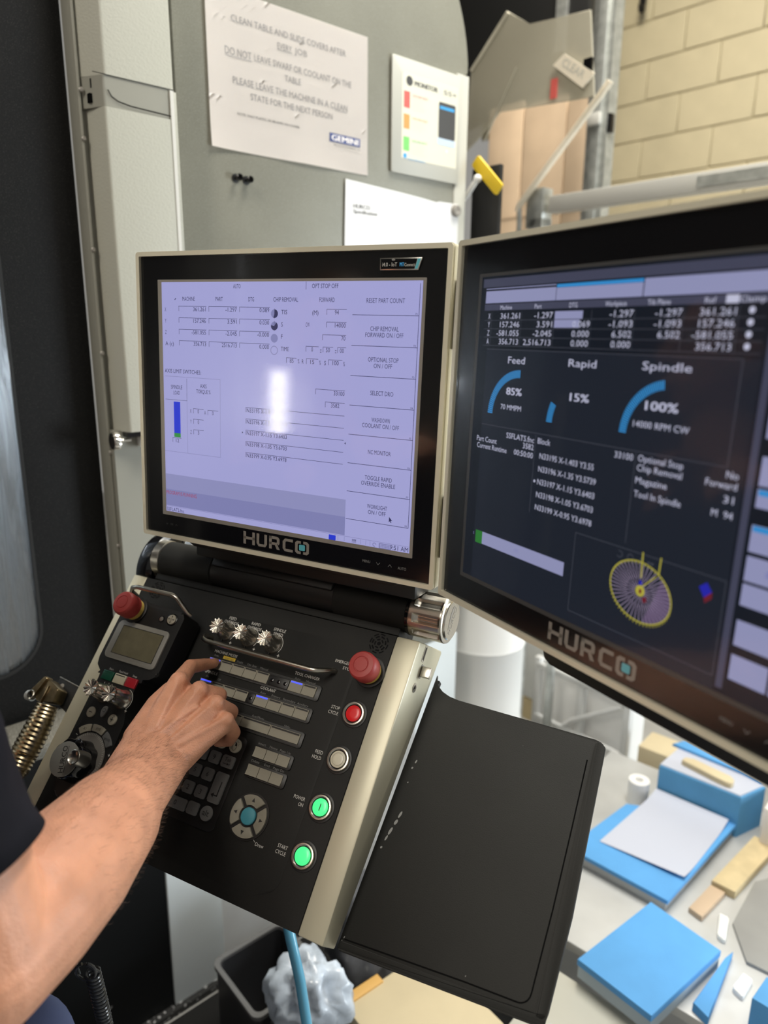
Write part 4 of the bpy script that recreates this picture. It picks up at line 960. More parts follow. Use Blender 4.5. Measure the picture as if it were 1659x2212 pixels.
MB(MM).lathe([(10.4, 1.0), (10.4, 4.2), (9.4, 5.3), (5, 6.0), (1, 6.2)], 40, at=(ax, ay, 0)).build('centre_key', 'teal', con, 'round teal centre key')
# ---- printing on the console
pw = MB(MM); Z = 0.75
def ct(t, x, y, h=3.6, w=None, al='c', mb=None):
    MB(MM).text(t, x, y, h, w=w, al=al, z=Z).build('legend', 'print_dim' if mb else 'print_white', con)
ct('FEED', 214.5, -30.4, 4.2, 12.5); ct('OVERRIDE', 214.5, -36.6, 4.2, 24.5); ct('RAPID', 256, -30.2, 4.2, 15.5); ct('OVERRIDE', 256, -36.6, 4.2, 24)
ct('SPINDLE', 297, -30.4, 4.2, 20); ct('SPEED', 297, -36.8, 4.2, 16)
for x in (212.4, 253.8, 295.4):
    pw.arc(x, -51.6, 14.6, 15.3, -38, 82, Z, 14); pw.line((x + 12.4, -65.4), (x + 16.4, -65.4), .8, Z); pw.line((x + 14.4, -63.4), (x + 14.4, -67.4), .8, Z)
ct('MACHINE MODE', 227.5, -81.4, 3.9, 39.5); ct('TOOL CHANGER', 364.4, -81.2, 3.9, 39); ct('SPINDLE', 217, -112, 3.9, 22); ct('COOLANT', 314.7, -112, 3.9, 24.5)
ct('EMERGENCY', 396.4, -51.2, 3.9, 31, 'l'); ct('STOP', 410.5, -58.2, 3.9, 14, 'l')
for (a, b_, x, y) in (('STOP', 'CYCLE', 419, -109.8), ('FEED', 'HOLD', 418.5, -167.8), ('POWER', 'ON', 414.8, -225.6), ('START', 'CYCLE', 415.6, -283)):
    r_ = x + {'STOP': 7.2, 'FEED': 6.2, 'POWER': 8, 'START': 7}[a]
    ct(a, r_, y, 4.2, {'STOP': 12.4, 'FEED': 11, 'POWER': 16, 'START': 13.8}[a], 'r'); ct(b_, r_, y - 6.8, 4.2, {'CYCLE': 14.4, 'HOLD': 13, 'ON': 6.8}[b_], 'r')
ct('Draw', 385, -291.4, 4.0, 12); pw.line((371.4, -285.5), (377.4, -290.2), .5, Z)
pw.build('console_marks', 'print_white', con)
pd = MB(MM)
for i, t in enumerate(('Auto', None, 'Single', 'Opt. Stop', 'Manual')):
    if t: ct(t, 213.4 + PIT * i, -87.4, 2.8, {'Opt. Stop': 16, 'Single': 10.5, 'Manual': 13, 'Auto': 8}[t], mb=pd)
for i, t in enumerate(('Auto', 'Manual')): ct(t, 352 + PIT * i, -88, 2.8, 9 if i == 0 else 14.5, mb=pd)
for i, t in enumerate(('On', 'Off')): ct(t, 213.4 + 20.9 * i, -118.6, 2.8, 5, mb=pd)
for i, (t, w_) in enumerate((('Auto', 9), ('Primary', 14), ('Secondary', 19.5), ('Auxiliary', 17))): ct(t, 309.3 + 21.3 * i, -118.4, 2.8, w_, mb=pd)
for t, x, w_ in (('Input', 223, 10), ('Review', 271, 14), ('Aux/Menu', 316, 19.5), ('Help', 363, 9)): ct(t, x, -150.4, 2.9, w_, mb=pd)
for i, (t, w_) in enumerate((('Insert', 11.5), ('Home', 12), ('Page Up', 16.5))): ct(t, 337.4 + 18.1 * i, -180.6, 2.9, w_, mb=pd)
for i, (t, w_) in enumerate((('Delete', 12.5), ('End', 8), ('Page Dn', 16.5))): ct(t, 337.2 + 18.1 * i, -203.2, 2.9, w_, mb=pd)
for x in (212.4, 253.8, 295.4): ct('% / %', x - 3, -70.5, 2.4, 9, mb=pd)
MB(MM).box(225.6, -90, 0.5, 246.6, -84.8, 0.8).build('yellow_label', 'yellow', con, 'small yellow label')
MB(MM).text('Interrupt', 236.2, -87.3, 3, w=16, al='c', z=0.95).build('label_lettering', 'print_black', con)

# ================================================================== document tray at the right
tr = thing('document_tray', 'black document tray on the right side of the console', 'tray', F_T)
out = roundpoly([(1, 0), (3.5, -8), (9, -15.5), (17, -21.5), (28, -25.5), (42, -27.5), (238, -31), (243, -230), (240, -338), (1, -352)], [0, 8, 10, 10, 10, 10, 13, 0, 16, 6], 4)
MB(MM).prism(out, -6, 0, bev=1.2).build('tray_plate', 'tray_black', tr)
# raised lip along the right and lower sides, pressed groove inside it
MB(MM).prism(roundpoly([(226, -34), (238.6, -36.5), (242.8, -230), (240.2, -331), (229, -331), (228.5, -230)], [2, 5, 0, 4, 1, 0], 5), -0.4, 3.0, bev=1.6).build('tray_lip', 'tray_black', tr)
MB(MM).prism(roundpoly([(240, -325), (240, -337.6), (2, -351), (2.6, -341.5), (222, -329.4)], [2, 14, 2, 1.5, 2], 6), -0.4, 3.0, bev=1.6).build('tray_lip', 'tray_black', tr)
MB(MM).box(0.4, -330, -14, 6, -6, -5).build('tray_hook', 'tray_black', tr)
gm = MB(MM); gp_ = [(220.6, -58), (221.4, -140), (221.6, -230), (220, -312)] + [(208 + 12 * math.cos(a), -313 - 12.5 * math.sin(a)) for a in (.3, .6, .9, 1.2, 1.5)] + [(150, -328.4), (6, -338.8)]
for k in range(len(gp_) - 1): gm.line(gp_[k], gp_[k + 1], 1.7, .07)
gm.build('tray_groove', 'groove', tr)
chips = MB(MM)
for (x, y, l, w_) in ((15, -122, 5, 1.0), (13, -131, 3, 1.2), (14, -150, 2, .8), (19, -190, 9, 1.5), (17, -200, 7, 1.9), (14, -212, 10, 1.7), (12, -221, 7, 1.2), (10, -233, 3, 1.3), (5, -337, 2.6, .6), (3.5, -341, 1.6, .7), (150, -323, 1.6, .5)):
    chips.flat([(x + w_ * (1 + .5 * noise.noise(Vector((x, k, y)))) * math.cos(k * .57) + .22 * l / 2 * math.sin(k * .57), y + l / 2 * math.sin(k * .57)) for k in range(11)], 0.06)
chips.build('paint_chips', 'chip', tr)

# ================================================================== remote pendant on the left of the console
pe = thing('remote_pendant', 'black handheld remote with a small olive display, on the console', 'remote control', F_C)
H = 45.0
body = roundpoly([(62, -46), (163, -50), (169, -58), (168, -143), (158, -151), (143, -155), (140, -190), (150, -216), (151, -255), (143, -300), (126, -326), (92, -328), (78, -306), (68, -286), (70, -258), (77, -232), (79, -205), (73, -182), (70, -160), (58, -151), (55, -140), (56, -54)], [8, 5, 6, 8, 5, 6, 14, 10, 14, 14, 14, 14, 10, 8, 8, 8, 8, 8, 6, 5, 6, 6], 4)
MB(MM).prism(body, 6, H, bev=4, seg=3).build('pendant_body', 'plastic_black', pe)
inner = roundpoly([(66, -60), (155, -60), (150, -150), (120, -290), (95, -290), (72, -150)], 10)
MB(MM).prism(inner, 0.3, 8).build('cradle', 'plastic_black', pe)
MB(MM).prism(rrect(62.5, -138.4, 158.5, -81.8, 7), H - .5, H + 2.2, bev=.9, hole=None).build('display_bezel', 'lcd_bezel', pe)
MB(MM).prism(rrect(73, -131, 151, -88.4, 1), H + 2.0, H + 2.35).build('display_rim', 'plastic_black', pe)
MB(MM).box(74.2, -130.2, H + 2.3, 150, -89.4, H + 2.5).build('display', 'lcd', pe, 'olive grey blank display')
estop(pe, 80.5, -63.6, H, 17.6)
MB(MM).lathe([(3.4, H - 1), (3.4, H + 1), (2.2, H + 1.2)], 20, at=(131.4, -66.4, 0)).build('key_hole', 'steel', pe)
MB(MM).lathe([(5, H - 1), (5, H + .6)], 20, at=(131.4, -66.4, 0)).build('key_hole_ring', 'gloss_black', pe)
MB(MM).lathe([(9, H - 1), (9, H + .8), (8.4, H + 1.2)], 30, at=(150, -63.6, 0)).build('round_key_ring', 'gloss_black', pe)
kd = MB(MM).prism(circ(150, -63.6, 7.2, 28), H, H + 2.6, bev=.8).build('round_key', 'padlight', pe)
mb = MB(MM)
for a in (0, 90, 180, 270):
    c, s_ = math.cos(math.radians(a)), math.sin(math.radians(a)); p = lambda u, v: (150 + u * c - v * s_, -63.6 + u * s_ + v * c)
    mb.line(p(.8, 0), p(5, 0), .6, H + 2.8); mb.flat([p(5.8, 0), p(3.8, 1.3), p(3.8, -1.3)], H + 2.8)
mb.build('key_legend', 'print_black', kd)
for x0_, x1_, m, lb in ((76.4, 96.4, 'pend_green', 'green start key'), (99, 120, 'pend_white', 'cream feed hold key'), (121.6, 141, 'pend_red', 'red stop key')):
    k = MB(MM).box(x0_ + 1, -169, H - .5, x1_ + 1, -155.6, H + 3.2, bev=1).build('square_key', m, pe, lb)
    MB(MM).box(x0_ + 3, -158.4, H + 3, x1_ - 1, -157, H + 3.35).build('key_window', 'print_black' if m == 'pend_white' else m, k)
pt = MB(MM); Z = H + .12
pt.text('Start', 87, -152.4, 2.8, w=8, al='c', z=Z); pt.text('Feed Hold', 110, -152, 2.8, w=16, al='c', z=Z); pt.text('Stop', 132, -152.4, 2.8, w=8, al='c', z=Z)
for x in (86, 94, 100): pt.rect(x, -174, x + .8, -171.5, Z)
pt.arc(131, -186, 14.4, 15.2, -45, 80, Z, 14); pt.line((141, -199), (145, -199), .8, Z); pt.line((143, -197), (143, -201), .8, Z)
for k in range(34):
    a = math.radians(140 - k * 5.6); pt.line((112 + 29 * math.cos(a), -271 + 29 * math.sin(a)), (112 + (31.5 if k % 5 else 33) * math.cos(a), -271 + (31.5 if k % 5 else 33) * math.sin(a)), .6, H + 1.7)
pt.line((80, -247), (83.4, -248), .7, Z); pt.line((147.4, -257.6), (151.4, -258), .8, Z); pt.line((149.4, -256), (149.4, -260), .8, Z)
pt.build('pendant_lettering', 'print_white', pe)
selector(pe, 96.4, -186, H, 33); selector(pe, 131, -186, H, 33)
for cx, cy, t in ((88.6, -214.8, '-'), (129.4, -215, '+')):
    k = MB(MM).prism(circ(cx, cy, 7, 28, ry=7.4), H - .5, H + 2.4, bev=.9).build('round_key', 'padlight', pe)
    mb = MB(MM); mb.line((cx - 3, cy), (cx + 3, cy), .9, H + 2.6)
    if t == '+': mb.line((cx, cy - 3), (cx, cy + 3), .9, H + 2.6)
    mb.build('key_legend', 'print_black', k)
k = MB(MM).prism([(109.6 + 5.6 * math.sin(t) * (1 - .38 * (1 - math.cos(t)) / 2), -209 + 8 * math.cos(t)) for t in [2 * math.pi * i / 28 for i in range(28)]], H - .5, H + 2.2, bev=.8).build('drop_key', 'keypad', pe)
mb = MB(MM); mb.arc(109.6, -207, 2, 2.6, 0, 360, H + 2.4, 16); mb.build('key_legend', 'print_black', k)
for a0, a1, t in ((106, 134, 'X1'), (70, 102, 'X10'), (36, 66, 'X100')):
    o = circ(112, -271, 44, 8, a0, a1); i_ = circ(112, -271, 34.5, 8, a1, a0); am = math.radians((a0 + a1) / 2)
    k = MB(MM).prism(roundpoly(o[::2] + i_[::2], 1.2, 3), H - .5, H + 2.2, bev=.7).build('step_key', 'padlight' if t != 'X100' else 'keypad', pe)
    MB(MM).text(t, 112 + 39 * math.cos(am), -271 + 39 * math.sin(am), 3.4, al='c', z=H + 2.4).build('key_legend', 'print_black', k)
MB(MM).lathe([(32.5, H - 1), (32.5, H + 1.2), (24, H + 1.5)], 60, at=(112, -271, 0)).build('dial_ring', 'logo_grey', pe)
jw = MB(MM).lathe([(27, H + 1), (27.5, H + 4), (26, H + 20), (25.6, H + 26), (24, H + 28), (8, H + 28)], 72, at=(110, -278, 0), flute=lambda a, hh: 1 + .035 * math.cos(9 * a)).build('jog_wheel', 'gloss_black', pe)
MB(MM).lathe([(22.5, H + 28), (22.5, H + 29.4), (21.5, H + 29.8)], 48, at=(108.5, -280, 0)).build('wheel_disc', 'wheel_disc', jw)
mb = MB(MM); mb.text('HURCO', 107.5, -280.5, 7.5, w=34, al='c', z=H + 30, rot=math.radians(109))
mb.line((118.2, -295), (107.2, -263), .7, H + 30); mb.build('wheel_lettering', 'print_black', jw)
MB(MM).lathe([(10.6, H + 18), (11, H + 26), (10, H + 36), (9.6, H + 39), (8.6, H + 39.6), (7.2, H + 37.8), (4, H + 36.2), (1, H + 35.8)], 36, at=(131, -273, 0)).build('spinner_grip', 'steel', jw)
MB(MM).ball((117, -257, H + 27), 6.5, 16, (1, 1, .35)).build('finger_dimple', 'gloss_black', jw)
MB(MM).tube([(64, -42, 38), (66, -40, 56), (72, -36.5, 64), (84, -34.5, 67), (150, -34, 67), (158, -36, 65), (165, -42, 58), (170, -48.5, 46), (171, -50, 38)], 3.3, 12).build('carry_rail', 'steel', pe)

# ================================================================== blow gun in its holder at the left of the console
gun = thing('blow_gun', 'bronze ribbed blow gun hanging at the left edge of the console', 'air gun', off(F_C, -0.037, -0.27, 0.0))
g0 = Vector((-37, -270, 0))
ax_ = [(-37, -226, 2), (-35.5, -248, 1), (-36, -275, 0), (-37, -300, 0), (-35, -322, 1), (-28, -334, 3)]
gp = []
for i in range(len(ax_) - 1):
    for k in range(16):
        t = k / 16; gp.append(tuple(Vector(ax_[i]).lerp(Vector(ax_[i + 1]), t) - g0))
gr = []
for i in range(len(gp)):
    u = i / len(gp); base = 15.5 + 4.2 * math.sin(math.pi * min(1, u * 1.05)) - (5 * max(0, u - .85) / .15)
    gr.append(base + 0.75 * math.sin(i * 2 * math.pi / 4.0))
MB(MM).tube(gp, gr, 28).build('ribbed_grip', 'bronze', gun)
def GB(): mb = MB(MM); mb.X = Matrix.Translation(-g0 * MM); return mb
GB().prism(roundpoly([(-55, -226), (-20, -220), (-22, -200), (-52, -190), (-62, -205)], 4), -8, 12, bev=2.5).build('gun_head', 'bronze', gun)
GB().prism(roundpoly([(-70, -214), (-56, -188), (-50, -190), (-60, -222)], 2), 3, 15, bev=2).build('trigger', 'bronze', gun)
GB().lathe([(7, 8), (7, 15), (5.4, 15.6), (5.2, 11)], 24, at=(-66, -220, 0)).build('trigger_pivot', 'steel', gun)
GB().lathe([(5.2, 10), (5.2, 12.2)], 20, at=(-66, -220, 0)).build('pivot_hole', 'gloss_black', gun)
GB().box(-44, -226, 10, -40, -200, 15, bev=1).build('head_rib', 'bronze', gun)
GB().tube([(-30, -332, 2), (-34, -346, 0), (-42, -366, -6)], 8, 16).build('hose_end', 'plastic_black', gun)
GB().lathe([(5, -8), (7.5, -5), (7.5, 6)], 24, at=(-79, -222, 2), axis='x').build('nozzle', 'galv', gun)
hold = thing('gun_holder', 'black steel holder plate for the blow gun with one round hole', 'holder', off(F_C, -0.025, -0.2, -0.012))
mb = MB(MM); mb.prism([(-30, -14), (24, -30), (24, 12), (-30, 18)], -3, 0, bev=.4); mb.build('plate', 'plastic_black', hold)
MB(MM).lathe([(4.2, 0), (4.2, .4)], 20, at=(-18, 6, 0)).build('rivet', 'logo_grey', hold)
MB(MM).tube([(-30, 18, 0), (24, 12, 0)], .9, 8).build('plate_edge', 'steel', hold)

# ================================================================== person
per = thing('person', 'person in dark T-shirt and navy trousers pressing a console key with right index finger', 'person', Matrix.Translation((-0.57, 0.55, 0)))
PO = Vector((-0.57, 0.55, 0))
J = {'tip': (-.2366, .9272, 1.2365), 'dip': (-.2466, .9112, 1.2419), 'pip': (-.2579, .8858, 1.2515), 'mcpI': (-.2616, .8434, 1.2510), 'mcpM': (-.2328, .8313, 1.2440), 'mcpR': (-.2099, .8209, 1.2312), 'mcpP': (-.1959, .8114, 1.2141),
 'pipM': (-.2119, .8502, 1.2288), 'dipM': (-.2200, .8714, 1.2105), 'tipM': (-.2351, .8792, 1.2088), 'pipR': (-.1959, .8415, 1.2106), 'dipR': (-.2041, .8613, 1.1890), 'tipR': (-.2188, .8664, 1.1887),
 'pipP': (-.1894, .8233, 1.1915), 'dipP': (-.1995, .8408, 1.1687), 'tipP': (-.2161, .8437, 1.1650), 'cmcT': (-.2902, .7686, 1.2199), 'mcpT': (-.2852, .8234, 1.2330), 'ipT': (-.2778, .8546, 1.2339), 'tipT': (-.2680, .8800, 1.2327),
 'wrist': (-.2680, .7520, 1.2034), 'wristT': (-.2889, .7562, 1.2116), 'wristP': (-.2500, .7529, 1.1906), 'f1': (-.2687, .6928, 1.2055), 'f2': (-.2723, .6223, 1.2124), 'f3': (-.2810, .5516, 1.2181), 'f4': (-.2888, .4913, 1.2247), 'elbow': (-.2987, .4408, 1.2285), 'hem': (-.3176, .4500, 1.3062), 'shoulder': (-.3941, .4689, 1.4900)}
J = {k: Vector(v) - PO for k, v in J.items()}
camp = Vector((0, 0, 1.69)) - PO
bn = (J['mcpP'] - J['mcpI']).cross(J['wrist'] - J['mcpI']).normalized()
if bn.dot(camp - J['mcpM']) < 0: bn = -bn
def capsule(mb, pts, rad, n=18, sub=5):
    P, R = [], []
    for i in range(len(pts) - 1):
        for k in range(sub):
            t = k / sub; P.append(pts[i].lerp(pts[i + 1], t)); R.append(rad[i] * (1 - t) + rad[i + 1] * t)
    P.append(pts[-1]); R.append(rad[-1])
    mb.tube(P, R, n)
    for p, r in zip(pts, rad): mb.ball(p, r, n)
ab = MB()
mm = lambda *a: [x * .001 for x in a]
# forearm and upper arm
capsule(ab, [J['wrist'], J['f1'], J['f2'], J['f3'], J['f4'], J['elbow']], mm(26, 36, 50, 57, 57, 54), 24, 6)
capsule(ab, [J['wristT'] - bn * .002, J['f1'].lerp(J['f2'], .3) + Vector((-.004, 0, 0))], mm(21, 36), 20)
capsule(ab, [J['wristP'] - bn * .002, J['f1'].lerp(J['f2'], .3) + Vector((.006, 0, 0))], mm(21, 36), 20)
capsule(ab, [J['elbow'], J['hem'], J['shoulder']], mm(53, 54, 56), 24, 6)
# palm: four metacarpals and the thumb side
for k, w_, r0, r1 in (('mcpI', .15, 17, 13.6), ('mcpM', .42, 18, 13.4), ('mcpR', .68, 17.5, 12.8), ('mcpP', .95, 16, 11.8)):
    a = J['wristT'].lerp(J['wristP'], w_); capsule(ab, [a - bn * .001, J[k] - bn * .0035], mm(r0, r1), 18, 6)
capsule(ab, [J['wristT'].lerp(J['wristP'], .3) - bn * .012, J['mcpI'].lerp(J['mcpM'], .5) - bn * .014], mm(17, 12), 16)
capsule(ab, [J['wristP'] - bn * .012, J['mcpP'].lerp(J['mcpR'], .3) - bn * .013], mm(17, 12), 16)
# knuckles and extensor tendons
for k, r in (('mcpI', 11.8), ('mcpM', 12.0), ('mcpR', 11.2), ('mcpP', 10.4)): ab.ball(J[k] + bn * .0035, r * .001, 18)
for k, w_ in (('mcpI', .3), ('mcpM', .45), ('mcpR', .6), ('mcpP', .75)):
    a = J['wristT'].lerp(J['wristP'], w_); capsule(ab, [a.lerp(J[k], .25) + bn * .0138, a.lerp(J[k], .65) + bn * .0108, J[k] + bn * .0080], mm(3.2, 3.6, 4.4), 10)
# two veins over the back of the hand
capsule(ab, [J['mcpM'].lerp(J['mcpR'], .5).lerp(J['wrist'], .2) + bn * .0080, J['mcpM'].lerp(J['wrist'], .55) + bn * .0134, J['wristT'].lerp(J['wrist'], .5) + bn * .017], mm(2.2, 2.6, 2.6), 8)
# fingers
capsule(ab, [J['mcpI'], J['pip'], J['dip'], J['tip']], mm(12.0, 9.9, 8.7, 7.2), 18, 6)
ab.ball(J['pip'] + (camp - J['pip']).normalized() * .0012, .0103, 16); ab.ball(J['dip'], .0091, 16)
capsule(ab, [J['mcpM'], J['pipM'], J['dipM'], J['tipM']], mm(12, 10.4, 9, 8), 18)
capsule(ab, [J['mcpR'], J['pipR'], J['dipR'], J['tipR']], mm(11.4, 10, 8.7, 7.8), 18)
capsule(ab, [J['mcpP'], J['pipP'], J['dipP'], J['tipP']], mm(10.6, 9, 7.8, 7), 18)
capsule(ab, [J['cmcT'] - bn * .008, J['mcpT'] - bn * .004, J['ipT'], J['tipT']], mm(19, 12.5, 10.6, 8.6), 18)
capsule(ab, [J['cmcT'] - bn * .006, J['mcpI'].lerp(J['wristT'], .35) - bn * .01], mm(17, 12), 16)
def remesh(mb, vox, it, fac=0.5):
    o = bpy.data.objects.new('tmp', mb.mesh('tmp', 'skin')); COL.objects.link(o)
    m = o.modifiers.new('r', 'REMESH'); m.mode = 'VOXEL'; m.voxel_size = vox
    m = o.modifiers.new('s', 'SMOOTH'); m.iterations = it; m.factor = fac
    me = bpy.data.meshes.new_from_object(o.evaluated_get(bpy.context.evaluated_depsgraph_get()))
    bpy.data.objects.remove(o); return me
arm = remesh(ab, 0.0018, 10)
# the rest of the figure (off to the left of the frame): trunk, neck, head, left arm
fv = Vector((.45, .89, 0)); rv = Vector((.89, -.45, 0)); up = Vector((0, 0, 1))
def L(r, f, z): return rv * r + fv * f + up * z
tb = MB()
capsule(tb, [L(0, 0, 1.0), L(0, 0, 1.2), L(0, -.01, 1.4)], [.13, .135, .13]); capsule(tb, [L(-.09, 0, 1.05), L(-.1, 0, 1.36)], [.09, .10]); capsule(tb, [L(.09, 0, 1.05), L(.1, 0, 1.36)], [.09, .10])
capsule(tb, [L(-.18, 0, 1.47), L(0, 0, 1.46), J['shoulder']], [.055, .07, .055])
capsule(tb, [L(0, -.01, 1.45), L(0, .015, 1.60)], [.062, .058])
tb.ball(L(0, .02, 1.715), .088, 20, (1, 1, 1.22)); tb.ball(L(0, .045, 1.665), .066, 18, (.95, .9, 1.0)); tb.ball(L(0, .065, 1.625), .034, 14)
capsule(tb, [L(0, .108, 1.725), L(0, .128, 1.692)], [.009, .013])
capsule(tb, [L(-.02, .112, 1.655), L(.02, .112, 1.655)], [.007, .007])
for s_ in (-1, 1):
    tb.ball(L(s_ * .088, .015, 1.70), .026, 12, (.5, .6, 1.2))
    capsule(tb, [L(s_ * .018, .104, 1.748), L(s_ * .05, .096, 1.75)], [.009, .008])
capsule(tb, [L(-.20, 0, 1.46), L(-.25, .02, 1.18), L(-.24, .10, .93)], [.05, .045, .03])
capsule(tb, [L(-.24, .10, .93), L(-.24, .13, .84)], [.03, .036])
for k in range(4): capsule(tb, [L(-.262 + .0, .115 + .02 * k, .83), L(-.258, .125 + .021 * k, .775 - .006 * (k in (1, 2))), L(-.245, .13 + .02 * k, .745)], [.010, .009, .008], 10)
capsule(tb, [L(-.225, .15, .87), L(-.215, .185, .82), L(-.212, .19, .79)], [.013, .011, .009], 10)
trunk = remesh(tb, 0.0075, 3)
bm = bmesh.new(); bm.from_mesh(arm); bm.from_mesh(trunk)
for f in bm.faces: f.smooth = True
body = bpy.data.meshes.new('body'); bm.to_mesh(body); bm.free(); body.materials.append(M['skin'])
bo = bpy.data.objects.new('body', body); COL.objects.link(bo); bo.parent = per
# nail of the pointing finger
nd = (J['tip'] - J['dip']).normalized(); nu = (bn - nd * bn.dot(nd)).normalized(); ns = nd.cross(nu)
nb = MB(); c_ = J['tip'] + nu * .0066
b = bmesh.new(); g = {}
for i in range(7):
    for j in range(6):
        u = (i / 6 - .5) * 2; v = j / 5 - .5
        g[i, j] = b.verts.new(c_ + ns * (.0048 * u) + nd * (.011 * v) - nu * (.0022 * u * u + .002 * max(0, v) ** 2))
for i in range(6):
    for j in range(5): b.faces.new((g[i, j], g[i + 1, j], g[i + 1, j + 1], g[i, j + 1]))
bmesh.ops.solidify(b, geom=b.faces[:], thickness=.0005); nb._merge(b, True).build('fingernail', 'nail', per)
# fine dark hair on the forearm and wrist
me = arm; hb = bmesh.new(); random.seed(11)
axis = [J['mcpM'].lerp(J['wrist'], .45), J['wrist'], J['f1'], J['f2'], J['f3'], J['f4']]
polys = [p for p in me.polygons]
fwd = (J['wrist'] - J['f3']).normalized(); cnt = 0
for p in random.sample(polys, min(len(polys), 30000)):
    c = Vector(p.center); y = (c - J['f4']).dot(fwd); tot = (J['wrist'] - J['f4']).dot(fwd)
    if y < 0.02 or y > tot + .045: continue
    u = y / tot; dens = .10 + .34 * min(1, max(0, (u - .25) / .5)); 
    if u > 1: dens *= max(0, 1 - (u - 1) / .14)
    nrm = Vector(p.normal)
    if random.random() > dens: continue
    side = rv * .55 + Vector((0, 0, -.35))
    d = (fwd * .75 + side * random.uniform(.35, 1.0) + nrm * .38 + Vector((random.uniform(-.3, .3), random.uniform(-.3, .3), random.uniform(-.3, .3)))).normalized()
    l = random.uniform(.006, .0125) * (1 if u < 1 else .7); r = random.uniform(.00005, .00010)
    t1 = d.orthogonal().normalized(); t2 = d.cross(t1)
    pts = [c, c + d * l * .55, c + d * l * .85 - nrm * l * .22 + fwd * l * .1]
    vs = []
    for k, q_ in enumerate(pts):
        rr = r * (1, .8, .3)[k]
        vs.append([hb.verts.new(q_ + (t1 * math.cos(a) + t2 * math.sin(a)) * rr) for a in (0, 2.1, 4.2)])
    for k in range(2):
        for m_ in range(3): hb.faces.new((vs[k][m_ - 1], vs[k][m_], vs[k + 1][m_], vs[k + 1][m_ - 1]))
    cnt += 1
hm = bpy.data.meshes.new('arm_hair'); hb.to_mesh(hm); hb.free(); hm.materials.append(M['hair'])
ho = bpy.data.objects.new('arm_hair', hm); COL.objects.link(ho); ho.parent = per; ho['kind'] = 'stuff'
bpy.data.meshes.remove(arm); bpy.data.meshes.remove(trunk)
# clothes
def shell(name, m, rings, thick=.003, n=40, close=False, fold=0.0, parent=per):
    """rings: (centre, a-vector, b-vector); a soft garment with folds"""
    b = bmesh.new(); R = []
    for i, (c, a, bb) in enumerate(rings):
        R.append([b.verts.new(c + (a * math.cos(t) + bb * math.sin(t)) * (1 + fold * (math.sin(3 * t + i * .9) * .5 + math.sin(5 * t - i * .7) * .5))) for t in [2 * math.pi * k / n for k in range(n)]])
    for i in range(len(R) - 1):
        for k in range(n): b.faces.new((R[i][k - 1], R[i][k], R[i + 1][k], R[i + 1][k - 1]))
    if close: b.faces.new(R[0]); b.faces.new(R[-1])
    bmesh.ops.recalc_face_normals(b, faces=b.faces[:])
    if not close: bmesh.ops.solidify(b, geom=b.faces[:], thickness=thick)
    mb = MB(); mb._merge(b, True); return mb.build(name, m, parent, auto=False)
ua = (J['shoulder'] - J['hem']).normalized()
e1 = Vector((0, 1, 0)); e1 = (e1 - ua * e1.dot(ua)).normalized(); e2 = ua.cross(e1)
dn = (J['elbow'] - J['hem']).normalized()
hemc = J['hem'] + dn * .010 + Vector((-.008, 0, 0))
rg = []
for i in range(15):
    t = i / 14; c = hemc.lerp(J['shoulder'], t); r = .0685 + .010 * t
    if i == 0: r += .002
    rg.append((c, e1 * r * .98, e2 * r * 1.06))
shell('sleeve', 'shirt', rg, .003, 60, fold=.05)
rg = []
for z, a, bb, f in ((.93, .205, .150, .01), (.97, .20, .146, .01), (1.08, .195, .142, .01), (1.2, .20, .142, .01), (1.32, .212, .142, 0), (1.42, .215, .13, -.01), (1.48, .17, .10, -.01), (1.515, .10, .082, -.005), (1.53, .075, .072, 0)):
    rg.append((L(0, f, z), rv * a, fv * bb))
shell('shirt', 'shirt', rg, .003, 48, fold=.018)
shell('sleeve', 'shirt', [(L(-.235, .015, 1.22), rv * .075, fv * .07), (L(-.225, .01, 1.34), rv * .078, fv * .075), (L(-.19, 0, 1.46), rv * .07, fv * .075)], .003, 36, fold=.02)
tr_ = []
hip = [(L(0, .0, .98), rv * .185, fv * .135), (L(0, 0, .90), rv * .19, fv * .135), (L(0, 0, .84), rv * .18, fv * .12)]
shell('trousers', 'trousers', hip, .003, 40, fold=.01)
def leg(pts, n='trouser_leg'):
    shell(n, 'trousers', [(p, rv * r, fv * r) for p, r in pts], .003, 36, fold=.03)
WP = lambda x, y, z: Vector((x, y, z)) - PO
leg([(WP(-.435, .545, 1.02), .088), (WP(-.410, .575, .95), .096), (WP(-.405, .585, .85), .094), (WP(-.41, .59, .70), .084), (WP(-.42, .59, .50), .070), (WP(-.43, .57, .30), .062), (WP(-.435, .55, .09), .062)])
leg([(L(-.09, 0, .92), .10), (L(-.10, .01, .80), .095), (L(-.11, .02, .50), .07), (L(-.12, 0, .30), .062), (L(-.12, -.02, .09), .062)])
for c in (WP(-.435, .55, 0), L(-.12, -.02, 0)):
    mb = MB(); mb.X = Matrix.Translation(c) @ Matrix(((rv.x, fv.x, 0, 0), (rv.y, fv.y, 0, 0), (0, 0, 1, 0), (0, 0, 0, 1)))
    mb.prism(roundpoly([(-.045, -.09), (.045, -.09), (.05, .12), (.035, .19), (-.035, .19), (-.05, .12)], .03), 0, .035, bev=.008); mb.prism(roundpoly([(-.042, -.085), (.042, -.085), (.045, .1), (-.045, .1)], .03), .03, .10, bev=.025); mb.ball((0, .09, .045), .045, 14, (1, 1.7, .8))
    mb.build('shoe', 'shoe', per)
hr = MB(); hr.ball(L(0, -.002, 1.752), .094, 24, (1, 1, 1.0)); hr.ball(L(0, -.02, 1.70), .090, 20, (1.02, .9, 1.1)); hr.build('hair', 'hair', per)
